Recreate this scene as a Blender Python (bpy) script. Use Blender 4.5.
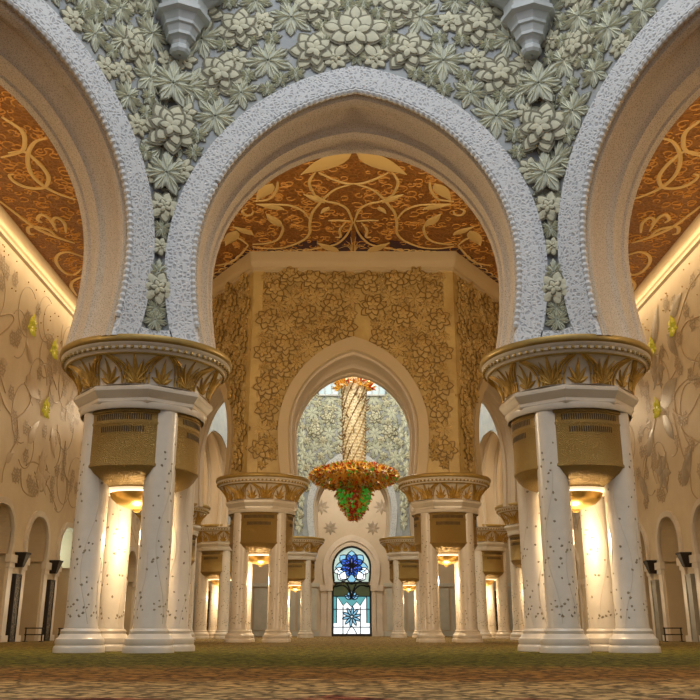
import bpy, math, random
from mathutils import Vector
from math import pi, sin, cos, radians as R

SC = bpy.context.scene
COL = SC.collection
for o in list(bpy.data.objects):
    bpy.data.objects.remove(o, do_unlink=True)

# ------------------------------------------------------------------ camera, world, lights, exposure
cam_data = bpy.data.cameras.new('camera')
cam_data.sensor_width = 36
cam_data.lens = 36 * 880 / 700
cam_data.clip_end = 300
cam = bpy.data.objects.new('camera', cam_data)
COL.objects.link(cam)
cam.location = (-0.1, 0, 0.3)
cam.rotation_euler = (R(90) + math.atan(281 / 880), 0, 0)
SC.camera = cam

world = bpy.data.worlds.new('world')
SC.world = world
world.use_nodes = True
world.node_tree.nodes['Background'].inputs[0].default_value = (0.72, 0.75, 0.80, 1)
world.node_tree.nodes['Background'].inputs[1].default_value = 0.42

SC.view_settings.view_transform = 'Standard'
SC.view_settings.look = 'None'
SC.view_settings.gamma = 1
SC.view_settings.exposure = 0.18
SC.view_settings.use_curve_mapping = False
SC.cycles.max_bounces = 8
SC.cycles.diffuse_bounces = 5
SC.cycles.sample_clamp_indirect = 4


def lamp(name, kind, loc, energy, color, size=0.5, rot=(0, 0, 0), size_y=None):
    d = bpy.data.lights.new(name, kind)
    d.energy = energy
    d.color = color
    if kind == 'AREA':
        d.shape = 'RECTANGLE'
        d.size = size
        d.size_y = size_y or size
    else:
        d.shadow_soft_size = size
    o = bpy.data.objects.new(name, d)
    COL.objects.link(o)
    o.location = loc
    o.rotation_euler = rot
    return o


WARM = (1.0, 0.74, 0.42)
# cove strips high along the two side walls, shining down and outwards onto the wall
for s in (-1, 1):
    lamp('cove_light', 'AREA', (s * 9.35, 24, 11.35), 200, WARM, 0.35, (0, s * R(-38), 0), 24)
# added fill lights in the ring hall, hidden behind piers and arch walls
for x, y, z, e in ((-4.3, 17.0, 5.6, 560), (4.3, 17.0, 5.6, 560), (-9.0, 8.6, 7.2, 380), (9.0, 8.6, 7.2, 380), (-8.2, 36, 9, 300), (8.2, 36, 9, 300)):
    lamp('hall_fill_light', 'POINT', (x, y, z), e, (1.0, 0.78, 0.5), 0.6)
# added fill lights for the dome interior, the chandelier and the hall beyond
lamp('dome_fill_light', 'POINT', (0, 30.3, 11.6), 650, (1.0, 0.93, 0.8), 0.8)
lamp('dome_fill_light', 'POINT', (0, 36.5, 13.2), 1500, (1.0, 0.95, 0.84), 0.8)
lamp('chandelier_fill_light', 'POINT', (0.07, 32.4, 8.0), 75, (1.0, 0.82, 0.5), 0.4)  # added in front of the chandelier to brighten its glass
lamp('back_hall_fill_light', 'POINT', (0, 49.5, 9.5), 900, (1.0, 0.9, 0.74), 1.0)
# the dome above the photographer lets in cool daylight
lamp('dome_daylight', 'AREA', (0, 5.2, 17), 1250, (0.98, 0.98, 0.96), 10)


# ------------------------------------------------------------------ helpers
class MB:
    def __init__(s):
        s.v = []
        s.f = []

    def add(s, verts, faces):
        n = len(s.v)
        s.v.extend([tuple(p) for p in verts])
        s.f.extend([tuple(i + n for i in f) for f in faces])

    def grid(s, rows, closed_u=False, closed_v=False):
        m, k = len(rows), len(rows[0])
        fs = []
        for i in range(m if closed_v else m - 1):
            for j in range(k if closed_u else k - 1):
                a, b = i * k + j, i * k + (j + 1) % k
                c, d = ((i + 1) % m) * k + (j + 1) % k, ((i + 1) % m) * k + j
                fs.append((a, b, c, d))
        s.add([p for r in rows for p in r], fs)

    def box(s, lo, hi):
        x0, y0, z0 = lo
        x1, y1, z1 = hi
        s.add([(x0, y0, z0), (x1, y0, z0), (x1, y1, z0), (x0, y1, z0), (x0, y0, z1), (x1, y0, z1), (x1, y1, z1), (x0, y1, z1)],
              [(0, 3, 2, 1), (4, 5, 6, 7), (0, 1, 5, 4), (1, 2, 6, 5), (2, 3, 7, 6), (3, 0, 4, 7)])

    def lathe(s, prof, n=32, c=(0, 0), a0=0.0, a1=2 * pi):
        full = abs(a1 - a0 - 2 * pi) < 1e-6
        k = n if full else n + 1
        rows = []
        for r, z in prof:
            rows.append([(c[0] + r * cos(a0 + (a1 - a0) * j / n), c[1] + r * sin(a0 + (a1 - a0) * j / n), z) for j in range(k)])
        s.grid(rows, closed_u=full)

    def tube(s, pts, r, n=6, closed=False, flat=1.0, up=None):
        """a round (or flattened along up) tube along pts; r may be a list"""
        P = [Vector(p) for p in pts]
        m = len(P)
        rows = []
        for i, p in enumerate(P):
            a = P[(i - 1) % m] if (closed or i > 0) else P[i]
            b = P[(i + 1) % m] if (closed or i < m - 1) else P[i]
            t = (b - a)
            if t.length < 1e-9:
                t = Vector((0, 0, 1))
            t.normalize()
            u = Vector(up) if up is not None else (Vector((0, 0, 1)) if abs(t.z) < 0.9 else Vector((1, 0, 0)))
            sd = t.cross(u)
            sd.normalize()
            w = sd.cross(t)
            rr = r[i] if isinstance(r, (list, tuple)) else r
            rows.append([p + sd * (rr * cos(2 * pi * j / n)) + w * (rr * flat * sin(2 * pi * j / n)) for j in range(n)])
        s.grid(rows, closed_u=True, closed_v=closed)
        if not closed:
            for row in (rows[0], rows[-1]):
                s.add(row, [tuple(range(n))])

    def sphere(s, c, r, n=8, m=5, sx=1, sy=1, sz=1):
        rows = []
        for i in range(m + 1):
            th = pi * i / m
            rr = max(sin(th), 0.01)
            rows.append([(c[0] + sx * r * rr * cos(2 * pi * j / n), c[1] + sy * r * rr * sin(2 * pi * j / n), c[2] + sz * r * cos(th)) for j in range(n)])
        s.grid(rows, closed_u=True)

    def build(s, name, mat, parent=None, smooth=True, kind=None):
        me = bpy.data.meshes.new(name)
        me.from_pydata(s.v, [], s.f)
        me.materials.append(mat)
        if smooth:
            me.polygons.foreach_set('use_smooth', [True] * len(me.polygons))
            try:
                me.set_sharp_from_angle(angle=R(40))
            except Exception:
                pass
        me.update()
        o = bpy.data.objects.new(name, me)
        COL.objects.link(o)
        if parent is not None:
            o.parent = parent
        if kind:
            o['kind'] = kind
        return o


def smooth_path(pts, k=6):
    """Catmull-Rom through points of any dimension"""
    out = []
    n = len(pts)
    for i in range(n - 1):
        p0, p1, p2, p3 = pts[max(i - 1, 0)], pts[i], pts[i + 1], pts[min(i + 2, n - 1)]
        for j in range(k):
            t = j / k
            out.append(tuple(0.5 * (2 * b + (c - a) * t + (2 * a - 5 * b + 4 * c - d) * t * t + (3 * b - a - 3 * c + d) * t ** 3)
                             for a, b, c, d in zip(p0, p1, p2, p3)))
    out.append(tuple(pts[-1]))
    return out


class Frame:
    """a wall plane: x along it, z up, o out of it towards the viewer"""
    def __init__(s, origin, xdir, ndir):
        s.p = Vector((origin[0], origin[1], 0))
        s.x = Vector((xdir[0], xdir[1], 0)).normalized()
        s.n = Vector((ndir[0], ndir[1], 0)).normalized()

    def __call__(s, x, z, o=0.0):
        q = s.p + s.x * x + s.n * o
        return (q.x, q.y, z)


def empty(name, loc, rz=0.0):
    o = bpy.data.objects.new(name, None)
    o.empty_display_size = 0.2
    COL.objects.link(o)
    o.location = loc
    o.rotation_euler = (0, 0, rz)
    return o


def tag(o, label, cat, group=None):
    o['label'] = label
    o['category'] = cat
    o['kind'] = 'thing'
    if group:
        o['group'] = group
    return o


def struct(o, label=None, cat=None):
    o['kind'] = 'structure'
    if label:
        o['label'] = label
    if cat:
        o['category'] = cat
    return o


def copy_tree(o, parent=None):
    c = o.copy()
    COL.objects.link(c)
    if parent is not None:
        c.parent = parent
    for ch in [k for k in bpy.data.objects if k.parent == o]:
        copy_tree(ch, c)
    return c


# ------------------------------------------------------------------ materials
def material(name, color, rough=0.6, metal=0.0, bump=None, vary=None, emit=None, coord='Object', spec=0.4):
    """bump = (kind, scale, strength); vary = (scale, color2, detail)"""
    m = bpy.data.materials.new(name)
    m.use_nodes = True
    nt = m.node_tree
    b = nt.nodes['Principled BSDF']
    b.inputs['Base Color'].default_value = (*color, 1)
    b.inputs['Roughness'].default_value = rough
    b.inputs['Metallic'].default_value = metal
    b.inputs['Specular IOR Level'].default_value = spec
    tc = nt.nodes.new('ShaderNodeTexCoord')
    if vary:
        sc, c2, det = vary
        n = nt.nodes.new('ShaderNodeTexNoise')
        n.inputs['Scale'].default_value = sc
        n.inputs['Detail'].default_value = det
        n.inputs['Roughness'].default_value = 0.65
        nt.links.new(tc.outputs[coord], n.inputs['Vector'])
        r = nt.nodes.new('ShaderNodeValToRGB')
        r.color_ramp.elements[0].position = 0.36
        r.color_ramp.elements[0].color = (*color, 1)
        r.color_ramp.elements[1].position = 0.64
        r.color_ramp.elements[1].color = (*c2, 1)
        nt.links.new(n.outputs['Fac'], r.inputs['Fac'])
        nt.links.new(r.outputs['Color'], b.inputs['Base Color'])
    if bump:
        kind, sc, st = bump
        if kind == 'voronoi':
            t = nt.nodes.new('ShaderNodeTexVoronoi')
            t.feature = 'DISTANCE_TO_EDGE'
            out = t.outputs['Distance']
        else:
            t = nt.nodes.new('ShaderNodeTexNoise')
            t.inputs['Detail'].default_value = 6
            out = t.outputs['Fac']
        t.inputs['Scale'].default_value = sc
        nt.links.new(tc.outputs[coord], t.inputs['Vector'])
        bp = nt.nodes.new('ShaderNodeBump')
        bp.inputs['Strength'].default_value = st
        bp.inputs['Distance'].default_value = 0.05
        nt.links.new(out, bp.inputs['Height'])
        nt.links.new(bp.outputs['Normal'], b.inputs['Normal'])
    if emit:
        b.inputs['Emission Color'].default_value = (*emit[0], 1)
        b.inputs['Emission Strength'].default_value = emit[1]
    return m


def filigree(name, base, line, scale, rough=0.6, metal=0.0, warp=0.35, width=0.06, bump=0.6):
    """carved curling lines: a warped cell pattern whose edges stand proud in a second colour"""
    m = material(name, base, rough, metal)
    nt = m.node_tree
    b = nt.nodes['Principled BSDF']
    tc = nt.nodes.new('ShaderNodeTexCoord')
    n = nt.nodes.new('ShaderNodeTexNoise')
    n.inputs['Scale'].default_value = scale * 0.5
    n.inputs['Detail'].default_value = 2
    nt.links.new(tc.outputs['Object'], n.inputs['Vector'])
    mx = nt.nodes.new('ShaderNodeMixRGB')
    mx.inputs['Fac'].default_value = warp
    nt.links.new(tc.outputs['Object'], mx.inputs['Color1'])
    nt.links.new(n.outputs['Color'], mx.inputs['Color2'])
    v = nt.nodes.new('ShaderNodeTexVoronoi')
    v.feature = 'DISTANCE_TO_EDGE'
    v.inputs['Scale'].default_value = scale
    nt.links.new(mx.outputs['Color'], v.inputs['Vector'])
    r = nt.nodes.new('ShaderNodeValToRGB')
    r.color_ramp.elements[0].position = width
    r.color_ramp.elements[0].color = (*line, 1)
    r.color_ramp.elements[1].position = width * 2.4
    r.color_ramp.elements[1].color = (*base, 1)
    nt.links.new(v.outputs['Distance'], r.inputs['Fac'])
    nt.links.new(r.outputs['Color'], b.inputs['Base Color'])
    rh = nt.nodes.new('ShaderNodeValToRGB')
    rh.color_ramp.elements[0].position = width
    rh.color_ramp.elements[0].color = (1, 1, 1, 1)
    rh.color_ramp.elements[1].position = width * 2.4
    rh.color_ramp.elements[1].color = (0, 0, 0, 1)
    nt.links.new(v.outputs['Distance'], rh.inputs['Fac'])
    bp = nt.nodes.new('ShaderNodeBump')
    bp.inputs['Strength'].default_value = bump
    bp.inputs['Distance'].default_value = 0.04
    nt.links.new(rh.outputs['Color'], bp.inputs['Height'])
    nt.links.new(bp.outputs['Normal'], b.inputs['Normal'])
    return m


M = {}
M['marble'] = material('white_marble', (0.68, 0.60, 0.49), 0.28, vary=(1.6, (0.59, 0.515, 0.41), 8), spec=0.5)
M['marble_side'] = material('cream_marble', (0.76, 0.68, 0.56), 0.3, vary=(1.2, (0.66, 0.57, 0.45), 8), spec=0.5)
M['band'] = filigree('carved_white_stone', (0.41, 0.43, 0.46), (0.62, 0.64, 0.66), 17, 0.7, warp=0.10, width=0.12, bump=0.5)
M['cord'] = material('rope_stone', (0.56, 0.57, 0.57), 0.65)
M['soffit'] = filigree('soffit_stone', (0.44, 0.345, 0.235), (0.60, 0.49, 0.36), 34, 0.65, warp=0.04, width=0.1, bump=0.35)
M['soffit_warm'] = material('warm_soffit_stone', (0.56, 0.46, 0.34), 0.5, bump=('noise', 18, 0.2))
M['field'] = material('grey_blue_stone', (0.30, 0.33, 0.36), 0.7, vary=(3, (0.38, 0.40, 0.39), 6), bump=('noise', 9, 0.25))
M['rosette'] = material('pale_green_stone', (0.55, 0.53, 0.38), 0.6, vary=(5, (0.47, 0.47, 0.35), 4), bump=('noise', 20, 0.15))
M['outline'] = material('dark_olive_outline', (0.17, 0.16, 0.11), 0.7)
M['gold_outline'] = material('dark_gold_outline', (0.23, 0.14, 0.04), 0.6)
M['gold_vein'] = material('bright_gold_vein', (0.62, 0.46, 0.20), 0.5)
M['vein'] = material('pale_vein_stone', (0.66, 0.67, 0.53), 0.6)
M['corbel'] = material('smooth_grey_stone', (0.50, 0.53, 0.54), 0.55, vary=(2, (0.42, 0.46, 0.47), 4))
M['fan'] = material('grey_green_stone', (0.40, 0.43, 0.36), 0.6, vary=(5, (0.48, 0.50, 0.40), 4), bump=('noise', 20, 0.15))
M['gold_field'] = material('gilded_plaster', (0.40, 0.265, 0.085), 0.5, vary=(0.9, (0.56, 0.41, 0.16), 6), bump=('noise', 8, 0.2))
M['gold_relief'] = material('gilded_relief', (0.53, 0.365, 0.13), 0.48, vary=(1.5, (0.42, 0.28, 0.09), 4), bump=('noise', 18, 0.12))
M['beige'] = material('beige_plaster', (0.52, 0.41, 0.25), 0.55, bump=('noise', 8, 0.12))
M['gold'] = material('gold_leaf', (0.52, 0.32, 0.07), 0.45, 0.3, vary=(9, (0.37, 0.21, 0.04), 4))
M['gold_rim'] = material('gold_rim', (0.38, 0.25, 0.065), 0.42, 0.4, vary=(6, (0.30, 0.20, 0.06), 4))
M['grille'] = material('bronze_gold_mesh', (0.34, 0.215, 0.06), 0.42, 0.6, bump=('voronoi', 45, 0.6))
M['bowl'] = material('polished_bronze', (0.58, 0.36, 0.09), 0.3, 0.7)
M['slot'] = material('dark_slot', (0.06, 0.035, 0.015), 0.7)
M['lamp'] = material('lamp_glass', (1, 0.9, 0.7), 0.4, emit=((1.0, 0.78, 0.48), 0.8))
M['inlay'] = material('dark_stone_inlay', (0.19, 0.14, 0.09), 0.35, vary=(4, (0.33, 0.26, 0.14), 2))
M['vine_inlay'] = material('tan_vine_inlay', (0.60, 0.51, 0.39), 0.4)
M['ceiling'] = filigree('carved_amber_ceiling', (0.23, 0.088, 0.016), (0.31, 0.13, 0.026), 7.5, 0.5, warp=0.16, width=0.07, bump=0.7)
M['scroll'] = material('cream_gilt_scroll', (0.72, 0.52, 0.22), 0.45, 0.1)
M['maroon'] = material('dark_maroon_inlay', (0.045, 0.012, 0.03), 0.5)
M['side_wall'] = material('pale_inlaid_marble', (0.68, 0.56, 0.38), 0.5, vary=(0.8, (0.60, 0.48, 0.31), 8), spec=0.3)
M['back_wall'] = material('tan_marble', (0.64, 0.55, 0.41), 0.5, vary=(0.7, (0.58, 0.49, 0.35), 6))
M['side_vine'] = material('brown_vine_inlay', (0.44, 0.31, 0.16), 0.4)
M['side_leaf'] = material('grey_brown_leaf_inlay', (0.30, 0.24, 0.16), 0.35, vary=(2, (0.44, 0.36, 0.25), 2))
M['side_leaf_pale'] = material('pale_brown_leaf_inlay', (0.50, 0.38, 0.23), 0.35, vary=(2, (0.56, 0.44, 0.29), 2))
M['posy'] = material('faint_posy_inlay', (0.44, 0.33, 0.20), 0.4)
M['yellow'] = material('yellow_glass_flower', (0.52, 0.46, 0.05), 0.25, emit=((0.8, 0.7, 0.06), 0.10))
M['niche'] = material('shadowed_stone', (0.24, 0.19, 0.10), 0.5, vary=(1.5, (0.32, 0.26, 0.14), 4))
M['dark'] = material('dark_bronze', (0.035, 0.026, 0.02), 0.45, 0.3)
M['panel'] = filigree('dark_carved_panel', (0.03, 0.024, 0.018), (0.20, 0.16, 0.10), 9, 0.5, width=0.05)
M['grey_panel'] = material('grey_marble_panel', (0.32, 0.29, 0.22), 0.35, vary=(3, (0.24, 0.22, 0.17), 6))
M['sky_glass'] = material('daylight_glass', (0.7, 0.85, 0.85), 0.3, emit=((0.78, 1.0, 0.96), 1.6))
M['crystal'] = material('crystal_beads', (0.86, 0.77, 0.56), 0.3, vary=(26, (0.74, 0.62, 0.40), 3))
M['amber'] = material('amber_glass', (0.90, 0.52, 0.09), 0.25, 0.2)
M['red_glass'] = material('red_glass', (0.55, 0.06, 0.015), 0.2)
M['green_glass'] = material('green_glass', (0.10, 0.50, 0.06), 0.2, emit=((0.1, 0.6, 0.05), 0.12))
M['chain'] = material('dark_gold', (0.25, 0.15, 0.05), 0.4, 0.5)
M['lead'] = material('window_lead', (0.02, 0.025, 0.03), 0.5)


def glass(name, c, e):
    return material(name, c, 0.25, emit=(c, e))


M['g_white'] = glass('white_lit_glass', (0.85, 0.93, 1.0), 1.0)
M['g_pale'] = glass('pale_green_lit_glass', (0.42, 0.56, 0.52), 0.75)
M['g_sky'] = glass('sky_blue_lit_glass', (0.22, 0.50, 0.72), 0.8)
M['g_blue'] = glass('deep_blue_lit_glass', (0.03, 0.12, 0.52), 0.9)
M['g_violet'] = glass('violet_lit_glass', (0.10, 0.16, 0.75), 0.9)
M['g_teal'] = glass('teal_lit_glass', (0.10, 0.36, 0.42), 0.7)
M['g_olive'] = glass('olive_lit_glass', (0.055, 0.07, 0.03), 0.5)


def carpet_material():
    m = material('woven_carpet', (0.2, 0.18, 0.08), 0.95, spec=0.1)
    nt = m.node_tree
    b = nt.nodes['Principled BSDF']
    tc = nt.nodes.new('ShaderNodeTexCoord')
    sep = nt.nodes.new('ShaderNodeSeparateXYZ')
    nt.links.new(tc.outputs['Object'], sep.inputs[0])
    big = nt.nodes.new('ShaderNodeTexNoise')
    big.inputs['Scale'].default_value = 1.9
    big.inputs['Detail'].default_value = 5
    big.inputs['Roughness'].default_value = 0.7
    nt.links.new(tc.outputs['Object'], big.inputs['Vector'])
    ad = nt.nodes.new('ShaderNodeMath')
    ad.operation = 'MULTIPLY_ADD'
    ad.inputs[1].default_value = 2.4
    nt.links.new(big.outputs['Fac'], ad.inputs[0])
    nt.links.new(sep.outputs['Y'], ad.inputs[2])
    mr = nt.nodes.new('ShaderNodeMapRange')
    mr.inputs['From Min'].default_value = 4.0
    mr.inputs['From Max'].default_value = 34.0
    nt.links.new(ad.outputs[0], mr.inputs['Value'])
    r = nt.nodes.new('ShaderNodeValToRGB')
    stops = [(0.0, (0.16, 0.02, 0.015)), (0.045, (0.17, 0.045, 0.025)), (0.055, (0.34, 0.235, 0.115)), (0.095, (0.33, 0.20, 0.08)),
             (0.115, (0.20, 0.09, 0.022)), (0.16, (0.21, 0.105, 0.025)), (0.20, (0.10, 0.085, 0.012)), (0.36, (0.13, 0.11, 0.018)), (0.62, (0.20, 0.15, 0.05)), (1.0, (0.30, 0.22, 0.10))]
    e = r.color_ramp.elements
    e[0].position, e[0].color = stops[0][0], (*stops[0][1], 1)
    e[1].position, e[1].color = stops[-1][0], (*stops[-1][1], 1)
    for p, c in stops[1:-1]:
        q = e.new(p)
        q.color = (*c, 1)
    nt.links.new(mr.outputs[0], r.inputs['Fac'])
    # woven curls: small warped cells
    v = nt.nodes.new('ShaderNodeTexVoronoi')
    v.feature = 'DISTANCE_TO_EDGE'
    v.inputs['Scale'].default_value = 7.0
    wn = nt.nodes.new('ShaderNodeMixRGB')
    wn.inputs['Fac'].default_value = 0.25
    n2 = nt.nodes.new('ShaderNodeTexNoise')
    n2.inputs['Scale'].default_value = 5
    nt.links.new(tc.outputs['Object'], n2.inputs['Vector'])
    nt.links.new(tc.outputs['Object'], wn.inputs['Color1'])
    nt.links.new(n2.outputs['Color'], wn.inputs['Color2'])
    nt.links.new(wn.outputs['Color'], v.inputs['Vector'])
    cr = nt.nodes.new('ShaderNodeValToRGB')
    cr.color_ramp.elements[0].position = 0.05
    cr.color_ramp.elements[0].color = (0.22, 0.20, 0.17, 1)
    cr.color_ramp.elements[1].position = 0.16
    cr.color_ramp.elements[1].color = (1.35, 1.28, 1.15, 1)
    nt.links.new(v.outputs['Distance'], cr.inputs['Fac'])
    mul = nt.nodes.new('ShaderNodeMixRGB')
    mul.blend_type = 'MULTIPLY'
    mul.inputs['Fac'].default_value = 0.75
    nt.links.new(r.outputs['Color'], mul.inputs['Color1'])
    nt.links.new(cr.outputs['Color'], mul.inputs['Color2'])
    spk = nt.nodes.new('ShaderNodeTexNoise')
    spk.inputs['Scale'].default_value = 11
    spk.inputs['Detail'].default_value = 4
    spk.inputs['Roughness'].default_value = 0.75
    nt.links.new(tc.outputs['Object'], spk.inputs['Vector'])
    sr = nt.nodes.new('ShaderNodeValToRGB')
    sr.color_ramp.elements[0].position = 0.36
    sr.color_ramp.elements[0].color = (0.35, 0.33, 0.30, 1)
    sr.color_ramp.elements[1].position = 0.62
    sr.color_ramp.elements[1].color = (1.55, 1.5, 1.35, 1)
    nt.links.new(spk.outputs['Fac'], sr.inputs['Fac'])
    mu2 = nt.nodes.new('ShaderNodeMixRGB')
    mu2.blend_type = 'MULTIPLY'
    mu2.inputs['Fac'].default_value = 0.8
    nt.links.new(mul.outputs['Color'], mu2.inputs['Color1'])
    nt.links.new(sr.outputs['Color'], mu2.inputs['Color2'])
    nt.links.new(mu2.outputs['Color'], b.inputs['Base Color'])
    fine = nt.nodes.new('ShaderNodeTexNoise')
    fine.inputs['Scale'].default_value = 90
    nt.links.new(tc.outputs['Object'], fine.inputs['Vector'])
    bp = nt.nodes.new('ShaderNodeBump')
    bp.inputs['Strength'].default_value = 0.6
    bp.inputs['Distance'].default_value = 0.02
    nt.links.new(fine.outputs['Fac'], bp.inputs['Height'])
    nt.links.new(bp.outputs['Normal'], b.inputs['Normal'])
    return m


M['carpet'] = carpet_material()

# ------------------------------------------------------------------ large structure
ZC = 11.8                      # ceiling height
f = MB()
f.add([(-14, -9, 0), (14, -9, 0), (14, 58, 0), (-14, 58, 0)], [(0, 1, 2, 3)])
struct(f.build('floor', M['carpet'], smooth=False), 'patterned olive, brown and red carpet over the whole hall', 'floor')

# outlines of the two octagonal halls (outer faces), seen from above
GP = [(-2.8, 26.5), (-6.6, 32.3), (-5.7, 39.2), (-2.75, 44.2), (2.75, 44.2), (5.7, 39.2), (6.6, 32.3), (2.8, 26.5)]
c = MB()
half = [[(-10, 5), (-9.4, 5), (-8.3, 9.3), (-3.9, 14.5), (0, 14.5), (0, 26.4), (-2.8, 26.4), (-10, 26.4)],
        [(-10, 26.4), (-2.8, 26.4), (-6.6, 32.3), (-10, 32.3)], [(-10, 32.3), (-6.6, 32.3), (-5.7, 39.2), (-10, 39.2)],
        [(-10, 39.2), (-5.7, 39.2), (-2.75, 44.2), (-10, 44.2)], [(-10, 44.2), (0, 44.2), (0, 55), (-10, 55)]]
for poly in half:
    for s in (1, -1):
        lo = [(s * x, y, ZC) for x, y in poly]
        hi = [(s * x, y, ZC + 0.3) for x, y in poly]
        n = len(poly)
        c.add(lo + hi, [tuple(range(n)), tuple(range(n, 2 * n))[::-1]] + [(i, (i + 1) % n, n + (i + 1) % n, n + i) for i in range(n)])
ceiling = struct(c.build('ceiling', M['ceiling'], smooth=False), 'amber brown carved ceiling with cream scrollwork', 'ceiling')

CEIL_CURVES = [[(0.12, 23.62), (0.27, 22.78), (0.56, 22.39), (0.86, 22.26), (1.23, 21.81)], [(0.04, 21.24), (0.25, 21.32), (0.6, 21.56), (0.88, 22.0), (1.08, 22.45), (1.29, 22.99), (1.39, 23.69), (1.43, 24.36), (1.69, 24.9), (2.26, 25.38), (2.8, 25.46), (3.26, 25.3)], [(0.04, 21.24), (0.36, 21.2), (0.7, 20.96), (1.03, 20.62)], [(1.11, 20.62), (1.28, 21.08), (1.27, 21.5), (1.17, 21.87)], [(1.38, 23.41), (1.56, 22.85), (1.9, 22.52), (2.32, 22.45), (2.86, 22.43)], [(3.24, 25.14), (2.76, 25.06), (2.4, 24.74), (2.22, 24.13), (2.22, 23.76)], [(0.12, 23.62), (0.29, 24.43), (0.57, 25.06), (0.91, 25.3), (1.39, 25.51), (1.88, 25.79)], [(0.18, 23.52), (0.53, 23.46), (0.84, 23.48)], [(0.34, 23.62), (0.51, 24.13), (0.49, 24.59), (0.65, 24.62)], [(2.14, 21.14), (2.22, 21.62), (2.47, 22.13), (2.91, 22.26)], [(2.97, 22.85), (3.06, 23.1), (3.25, 23.1), (3.28, 22.85), (3.14, 22.72)], [(3.38, 25.22), (3.76, 26.04), (4.11, 26.56), (4.64, 26.83)], [(3.38, 25.22), (3.59, 24.74), (3.84, 24.66), (4.14, 24.9)], [(7.53, 18.93), (7.89, 19.14), (8.25, 19.71), (8.48, 20.47), (8.47, 21.12), (8.22, 21.71), (7.78, 22.15)], [(8.72, 19.64), (8.31, 19.57), (8.17, 19.94), (8.09, 20.47), (8.13, 20.95), (8.42, 21.45), (8.87, 21.45), (9.11, 21.12), (9.12, 20.79), (8.96, 20.71)], [(8.27, 18.01), (8.02, 18.59), (8.13, 19.14), (8.38, 19.57), (8.98, 19.86)], [(9.95, 22.15), (9.62, 23.57), (9.45, 24.08), (9.08, 24.61), (8.66, 25.05)], [(8.7, 24.29), (8.55, 23.67), (8.64, 23.28), (8.84, 23.47), (8.85, 23.77)], [(8.94, 24.19), (8.9, 23.38), (9.02, 23.08), (9.25, 23.38), (9.2, 23.61)], [(9.08, 24.61), (9.18, 24.08), (9.64, 23.88), (9.83, 24.29), (9.71, 24.44)], [(8.63, 26.2), (9.06, 25.73), (9.47, 25.97), (9.71, 26.57), (9.71, 27.33), (9.44, 27.59), (9.03, 27.07)], [(9.12, 27.72), (9.6, 28.12), (9.87, 28.68), (9.93, 29.55)]]
CEIL_LEAVES = [[(0.8, 22.32), (1.38, 21.81)], [(0.06, 19.61), (1.4, 20.71)], [(1.98, 22.72), (2.74, 22.4)], [(2.16, 23.84), (2.53, 22.99)], [(0.45, 25.74), (1.13, 24.99)], [(2.18, 21.2), (2.72, 22.19)], [(3.03, 24.43), (3.6, 23.84)], [(3.51, 24.13), (3.99, 25.22)], [(0.69, 22.58), (0.95, 22.99)]]
CEIL_DARK = [[(0.06, 23.91), (0.3, 24.74), (0.57, 25.22), (0.45, 25.84), (0.07, 25.84)], [(1.12, 24.87), (1.56, 24.98), (2.26, 25.46), (2.81, 25.54), (3.27, 25.41), (3.29, 25.54), (2.64, 25.87), (1.17, 25.87)], [(3.27, 25.41), (3.76, 26.04), (4.94, 27.85), (5.07, 28.63), (3.38, 26.39)]]
sc = MB()
dk = MB()
fine = MB()
rnd = random.Random(5)


def ceil_ribbon(mb, pts, w, h=0.6):
    p = smooth_path([(x, y, ZC - 0.01) for x, y in pts])
    n = len(p)
    rr = [w * (0.55 + 0.45 * min(1, 4 * min(i, n - 1 - i) / n)) for i in range(n)]
    mb.tube(p, rr, 6, flat=h, up=(0, 0, 1))


def flat_leaf(mb, a, b, wid, place, lift=0.04, n=7, base=0.0):
    """pointed leaf from a to b (2-D); place maps (u, v, out) to a point"""
    ax, ay = a
    dx, dy = b[0] - ax, b[1] - ay
    L = math.hypot(dx, dy) or 1e-6
    px, py = -dy / L, dx / L
    rows = []
    for i in range(n + 1):
        t = i / n
        w = wid * (sin(pi * t ** 0.75)) * 0.5 + 0.002
        cx, cy = ax + dx * t, ay + dy * t
        rows.append([place(cx + px * w, cy + py * w, base), place(cx, cy, base + lift * (0.5 + 0.5 * sin(pi * t))), place(cx - px * w, cy - py * w, base)])
    mb.grid(rows)


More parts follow.
